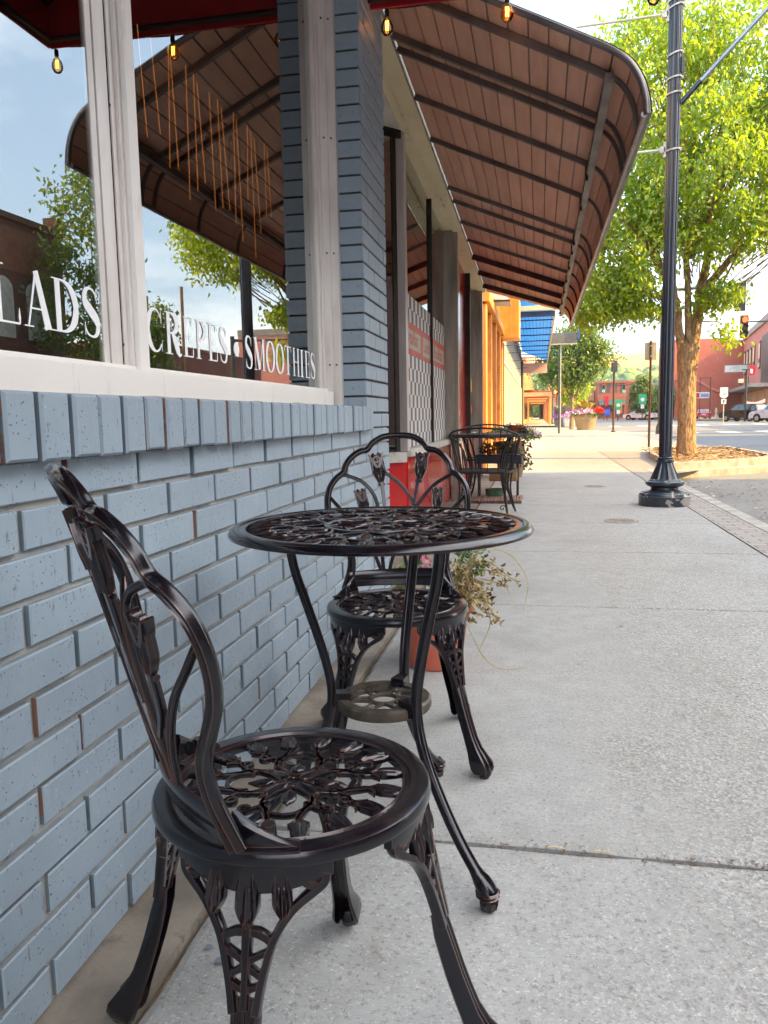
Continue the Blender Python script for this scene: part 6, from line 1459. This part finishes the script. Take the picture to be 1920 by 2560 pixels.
for j in range(5):
    for i in range(6): b.face([vv[j][i],vv[j][i+1],vv[j+1][i+1],vv[j+1][i]],0)
fo=b.obj('cloth',pm('flag_red',S('#C81E32'),S('#B0182A'),3,.7),fg,60); b=B(); b.poly([(.12,-.09,-.45),(.42,-.11,-.5),(.36,-.11,-1.0),(.14,-.10,-.9)]); b.obj('white_mark',M_paint,fo); b=B(); b.tube([(-.05,0,.1),(.1,0,-1.5)],.02,6); b.obj('staff',M_alu,fg)
pn=thing('pennant_string','sagging white and pink pennant string in front of the coral wall','bunting',(21.9,92,2.0)); b=B()
for k in range(12):
    x=k*.17; z=-.35*math.sin(PI*k/14)+.42*k/11-.05; b.hexa([(x,0,z-.38),(x+.13,0,z-.36),(x+.13,.02,z-.36),(x,.02,z-.38),(x-.02,0,z),(x+.16,0,z+.02),(x+.16,.02,z+.02),(x-.02,.02,z)])
b.obj('pennants',pm('pale_pink',S('#E3C4BC'),S('#D98E88'),9,.7),pn)
gl=thing('notice_frame','thin steel gantry holding a small red and blue notice board before the coral wall','sign',(20.1,104,-.1))
b=B(); b.tube([(-.6,0,0),(-.6,0,5.2)],.05,8); b.tube([(.6,0,0),(.6,0,5.2)],.06,8); b.tube([(-.7,0,5.15),(.7,0,5.15)],.05,8); b.obj('frame',M_poleg,gl,50); b=B(); b.cbox(-1.1,.5,-.05,.05,2.65,3.4,.02); bo=b.obj('board',M_paint,gl); b=B(); b.box(-1.05,-.65,-.07,-.055,2.75,3.3); b.obj('red_block',pm('flag_red',S('#C81E32')),bo); b=B(); b.box(-.5,.4,-.07,-.055,2.85,3.0); b.box(-.5,.4,-.07,-.055,3.1,3.2); b.obj('blue_bars',pm('blue_sign',S('#1D4FC8')),bo)
# grey building and far row below the hill
far=[(15.6,20.5,128,8,5.4,S('#A9A29C'),'pale grey building with a dark lower front beside the coral one',S('#2E2B2A')),(10.5,15.5,150,10,6.7,S('#9C5A4A'),'red brick two storey block at the head of the street',S('#5A4A44')),(17,20,160,10,7.2,S('#A86450'),'red brick block behind the conical tree',S('#54423C')),(6.4,10.4,158,10,5.6,S('#C9A07A'),'tan shop block with a teal awning',S('#3E4E50')),(2.0,6.2,165,10,5.2,S('#D2B08A'),'sandstone coloured block left of the far signals',S('#4A4A44')),(-.0,1.9,170,8,4.2,S('#B9A890'),'small grey tan block at the end of the pavement',S('#4A4A44'))]
for i,(x0,x1,y,d,h,c,lab,c2) in enumerate(far):
    t_=building('far_building',lab,((x0+x1)/2,y,0)); m=pm('farwall%d'%i,c,tuple(k*.85 for k in c),.8,.85)
    b=B(); b.box(x0,x1,y,y+d,-.1,h); b.box(x0-.15,x1+.15,y-.25,y+d,h-.35,h); W_(t_,b,'wall',m)
    b=B(); n=max(1,int((x1-x0)/1.2))
    for k in range(n): b.box(x0+.25+k*1.2,x0+1.05+k*1.2,y-.03,y,.2,2.3); 
    if h>6:
        for k in range(n): b.box(x0+.3+k*1.2,x0+.95+k*1.2,y-.03,y,4.6,6.6)
    W_(t_,b,'windows',pm('farwin%d'%i,c2,tuple(k*.8 for k in c2),2,.3)); b=B(); b.hexa([(x0+.2,y-1.5,2.4),(x1-.2,y-1.5,2.4),(x1-.2,y,2.4),(x0+.2,y,2.4),(x0+.2,y-1.4,2.5),(x1-.2,y-1.4,2.5),(x1-.2,y,3.4),(x0+.2,y,3.4)]); W_(t_,b,'awning',pm('farawn%d'%i,(S('#4A4A4A'),S('#2E4A50'),S('#7A4038'),S('#28464C'),S('#A87A60'),S('#7A6A58'))[i],None,2,.7))
for i,(x,y,z,c) in enumerate(((9.3,120,2.0,S('#C8283A')),(12.9,121,2.8,S('#C8384A')),(11.0,118,.9,S('#E07040')))):
    t_=thing('street_banner',('red street banner on a pole left of the far signals','larger pinkish red banner on a pole','orange red banner low on a pole')[i],'banner',(x,y,0)); b=B(); b.tube([(0,0,-.1),(0,0,z+1.8)],.05,6); b.obj('post',M_poleg,t_,50); b=B(); b.cbox(.06,.65,-.02,.02,z,z+1.5,.01); b.obj('cloth',pm('banner%d'%i,c,None,4,.7),t_)
# stone mound on the corner
ms_=thing('stone_garden','pale stone garden edging with small figures at the coral corner','garden',(22.6,110,-.1)); b=B()
for i in range(26):
    x=random.uniform(-2.2,2.0); y=random.uniform(-1,1); s_=random.uniform(.12,.3); b.lathe([(0,0),(s_,.03),(s_*.9,s_*.7),(s_*.4,s_*1.2),(0,s_*1.3)],7,(x,y,0),cap=False)
for x,h in ((-.9,1.2),(.1,1.5)): b.lathe([(.35,0),(.3,.3),(.12,h*.5),(.2,h*.7),(.1,h*.95),(0,h)],9,(x,0,0),cap=False)
b.obj('stones',pm('pale_stone',S('#D2C2A4'),S('#BFAE90'),4,.85),ms_,50)
# ================================================================ cars
M_tyre=pm('tyre',S('#151515'),S('#101010'),20,.85); M_rim=pm('alloy',S('#A8A8A6'),S('#8A8A88'),9,.3,metal=.7); M_win=pm('car_glass',S('#3A4448'),S('#2A3236'),2,.08,coat=1); M_tail=pm('tail_lamp',S('#B01A16'),S('#8E1410'),9,.25,coat=.6); M_pl=pm('plate',S('#DCDCD8'),None,9,.5)
def car(label,loc,rz,col,kind='suv'):
    """nose toward +x"""
    t=thing('parked_car',label,'car',loc,rz,'cars parked across the junction'); m=pm('car_'+label.split()[0],col,tuple(k*.9 for k in col),1,.28,coat=.8,bump=0,metal=.3)
    if kind=='suv': body=[(-2.3,.35),(-2.34,.62),(-2.30,.98),(-2.22,1.08),(1.05,1.10),(1.9,1.00),(2.22,.85),(2.30,.6),(2.25,.35)]; roof=[(-2.20,1.08),(-1.95,1.62),(-1.6,1.72),(-.2,1.74),(.35,1.66),(1.15,1.10)]
    else: body=[(-2.3,.32),(-2.34,.6),(-2.30,.86),(-2.1,.98),(-1.5,1.0),(1.1,.95),(1.95,.82),(2.25,.6),(2.28,.32)]; roof=[(-1.75,.99),(-1.05,1.33),(-.6,1.41),(.1,1.40),(.5,1.3),(1.25,.95)]
    hw=.88; b=B()
    def shell(P,wf,bb):
        A=bb.ring([(x,-wf(z),z) for x,z in P]); C=bb.ring([(x,wf(z),z) for x,z in P]); bb.bridge(A,C); bb.face(A); bb.face(C)
    zt=max(z for _,z in roof)
    shell(body,lambda z: hw-.05*max(0,(.5-z))-.06*max(0,z-.8),b); bo=b.obj('body',m,t,30)
    b=B(); shell(roof,lambda z: hw-.04-.26*(z-.98)/(zt-.98)*.75,b); rf=b.obj('cabin',m,t,30)
    g=B()
    wfy=lambda z: hw-.04-.26*(z-.98)/(zt-.98)*.75+.006
    z0,z1=(1.12,zt-.14) if kind=='suv' else (1.0,zt-.09)
    xs=[(-1.95,-1.15),(-1.05,-.1),(0.0,.75)] if kind=='suv' else [(-1.05,-.3),(-.2,.55)]
    for xa,xb in xs:
        for sgn in (-1,1):
            xa2=xa+.25*(xa<-1.5); xb2=xb-.38*(xb>.5)
            g.poly([(xa,sgn*wfy(z0),z0),(xb,sgn*wfy(z0),z0),(xb2,sgn*wfy(z1),z1),(xa2,sgn*wfy(z1),z1)])
    def across(a,c,ins=.1): g.poly([(a[0],-wfy(a[1])+ins,a[1]),(a[0],wfy(a[1])-ins,a[1]),(c[0],wfy(c[1])-ins,c[1]),(c[0],-wfy(c[1])+ins,c[1])])
    if kind=='suv': across((-2.20,1.14),(-2.0,1.56)); across((1.10,1.15),(.42,1.64))
    else: across((-1.76,1.01),(-1.10,1.32)); across((1.22,.98),(.55,1.30))
    g.obj('windows',M_win,rf)
    for x in (-1.42,1.42):
        for sgn in (-1,1):
            q=B(); q.tube([(x,sgn*(hw-.20),.34),(x,sgn*(hw+.015),.34)],.34,20); w0=q.obj('wheel',M_tyre,t,40); q=B(); q.tube([(x,sgn*(hw-.18),.34),(x,sgn*(hw+.03),.34)],.21,14); q.obj('rim',M_rim,w0,40)
            q=B(); q.tube([(x,sgn*(hw-.1),.38),(x,sgn*(hw+.004),.38)],.40,20); q.obj('wheel_arch',M_tyre,bo,40)
    for sgn in (-1,1):
        q=B(); q.cbox(-2.36,-2.25,sgn*.62-.14,sgn*.62+.14,.78 if kind=='suv' else .70,1.05 if kind=='suv' else .84,.02); q.obj('tail_lamp',M_tail,bo)
        q=B(); q.cbox(2.15,2.29,sgn*.62-.16,sgn*.62+.16,.64,.80,.02); q.obj('headlamp',M_pl,bo)
        q=B(); q.cbox(.72,.95,sgn*.95-.08,sgn*.95+.08,1.0,1.14,.02); q.obj('mirror',m,bo)
    q=B(); q.cbox(-2.38,-2.33,-.26,.26,.58,.72,.01); q.obj('number_plate',M_pl,bo)
    q=B(); q.cbox(-2.40,-2.2,-.86,.86,.32,.50,.03); q.obj('bumper',M_tyre if kind=='suv' else m,bo)
    return t
car('black large four wheel drive car parked aslant before the coral building',(20.25,85.5,-.12),math.radians(128),S('#1A1B1E'))
car('silver estate car parked aslant to the right of the black one',(21.2,77.5,-.12),math.radians(128),S('#B9BCC2'))
car('white car cut by the right edge of the photo next to the silver one',(22.1,70.5,-.12),math.radians(128),S('#D9DADC'))
car('red saloon car seen from behind next to the tree trunk',(21.6,112,-.12),math.radians(78),S('#B81620'),'sedan')
car('dark saloon car far off between the lamp post and the sign post',(16.6,124,-.12),math.radians(150),S('#22262A'),'sedan')
car('white saloon car glimpsed left of the sign post',(14.4,120,-.12),math.radians(150),S('#D0D2D4'),'sedan')
car('white small van like car behind the far left flowers',(-3.75,60,-.12),math.radians(178),S('#E0E2E4'),'suv')
# ================================================================ hills and wood
b=B(); nx,ny=60,16; G2=[]
for j in range(ny):
    y=420+j*110; row_=[]
    for i in range(nx):
        x=-900+i*40; h=max(0,(y-330))*.094; h=min(h,100+(x-300)*.01); h+=6*mn.noise(V((x*.006,y*.006,0)))
        if y<440: h=-1
        row_.append(b.b.verts.new((x,y,h)))
    G2.append(row_)
for j in range(ny-1):
    for i in range(nx-1): b.face([G2[j][i],G2[j][i+1],G2[j+1][i+1],G2[j+1][i]])
struct(b.obj('hill',pm('golden_grass',S('#B8843A'),S('#A87432'),.01,.95,stretch=(.02,.02,.02)),smooth=60))
rg=np.random.default_rng(77); b=B(); ico=bmesh.new(); bmesh.ops.create_icosphere(ico,subdivisions=2,radius=1); iv=[v.co.copy() for v in ico.verts]; fi=[[v.index for v in f.verts] for f in ico.faces]
cnt=0
while cnt<1500:
    y=rg.uniform(240,660); x=rg.uniform(-60,330)*y/900+rg.uniform(-20,20)
    h=max(0,(y-330))*.094
    if y>610+50*mn.noise(V((x*.02,3,0))): continue
    s_=rg.uniform(3,6)*(1 if y>400 else .9); base=[b.b.verts.new((x+v.x*s_*(1+.35*mn.noise(v*2+V((cnt,0,0)))),y+v.y*s_,h+s_*.8+v.z*s_*rg.uniform(.9,1.1)*(1+.4*mn.noise(v*2.5+V((0,cnt,0)))))) for v in iv]
    for f in fi: b.face([base[k] for k in f],cnt%3)
    cnt+=1
o=b.obj('hillside_wood',[pm('wood_green_a',S('#56703A'),S('#46603A'),.2,.9,bump=0),pm('wood_green_b',S('#3E5A3C'),S('#34503A'),.2,.9,bump=0),pm('wood_green_c',S('#74883E'),S('#5E7438'),.2,.9,bump=0)],smooth=None)
o['kind']='stuff'; o['label']='wooded hillside behind the town'
# nearer green mass below the second tree
far_c=clusters([(4.5,240,6,14,6,7),(-6,250,7,8,6,8),(14,260,7,9,6,8)],900,31,-.1,.3); o=leaves('far_wood',far_c,8,1.1,M_lf3,None,1.0,.4,31); o['kind']='stuff'; o['label']='pale wood behind the far buildings'

# air : one closed box round everything, even density
b=B(); b.box(-1100,1600,-70,2300,-3,170)
hz_=b.obj('haze',[],None); t=NT('haze_air'); t.t.nodes.remove(t.b); pv=t.n('ShaderNodeVolumePrincipled'); pv.inputs['Density'].default_value=.0002; pv.inputs['Color'].default_value=(.93,.96,1,1); pv.inputs['Anisotropy'].default_value=.3; t.l(pv.outputs[0],t.out.inputs['Volume']); hz_.data.materials.append(t.m); hz_['kind']='stuff'; hz_['label']='thin warm summer haze over the far street and hills'

# pieces one could count become parts of their own
ONE={'columns':'column','screws':'screw','windows':'window','posts':'post','rods':'rod','bolts':'bolt','sash_strips':'sash_strip','curtain_strands':'curtain_strand','back_rods':'back_rod','pennants':'pennant','slats':'slat','steel_column':'steel_column','stones':'garden_stone','film_panel':'film_panel','red_base':'base_panel','awning_frame':'frame_tube'}
cache={}
def explode(me):
    if me.name in cache: return cache[me.name]
    nv=len(me.vertices); par_=list(range(nv))
    def f(i):
        while par_[i]!=i: par_[i]=par_[par_[i]]; i=par_[i]
        return i
    for e in me.edges:
        a,b_=f(e.vertices[0]),f(e.vertices[1])
        if a!=b_: par_[a]=b_
    gr={}
    for p in me.polygons: gr.setdefault(f(p.vertices[0]),[]).append(p)
    out=[]
    for g_ in gr.values():
        ids=sorted({i for p in g_ for i in p.vertices}); mp={i:k for k,i in enumerate(ids)}
        m=bpy.data.meshes.new('piece'); m.from_pydata([me.vertices[i].co[:] for i in ids],[],[[mp[i] for i in p.vertices] for p in g_])
        for q in me.materials: m.materials.append(q)
        m.polygons.foreach_set('material_index',[p.material_index for p in g_]); m.polygons.foreach_set('use_smooth',[p.use_smooth for p in g_]); m.update()
        if g_[0].use_smooth: m.set_sharp_from_angle(angle=math.radians(40))
        out.append(m)
    cache[me.name]=out; return out
for o in [q for q in bpy.data.objects if q.type=='MESH' and q.parent and q.name.split('.')[0] in ONE]:
    if any(c.parent==o for c in bpy.data.objects): continue
    nm=ONE[o.name.split('.')[0]]; ms=explode(o.data)
    if not 1<len(ms)<=100: continue
    for m in ms:
        c=bpy.data.objects.new(nm,m); COL.objects.link(c); c.parent=o.parent; c.location=o.location
    bpy.data.objects.remove(o)
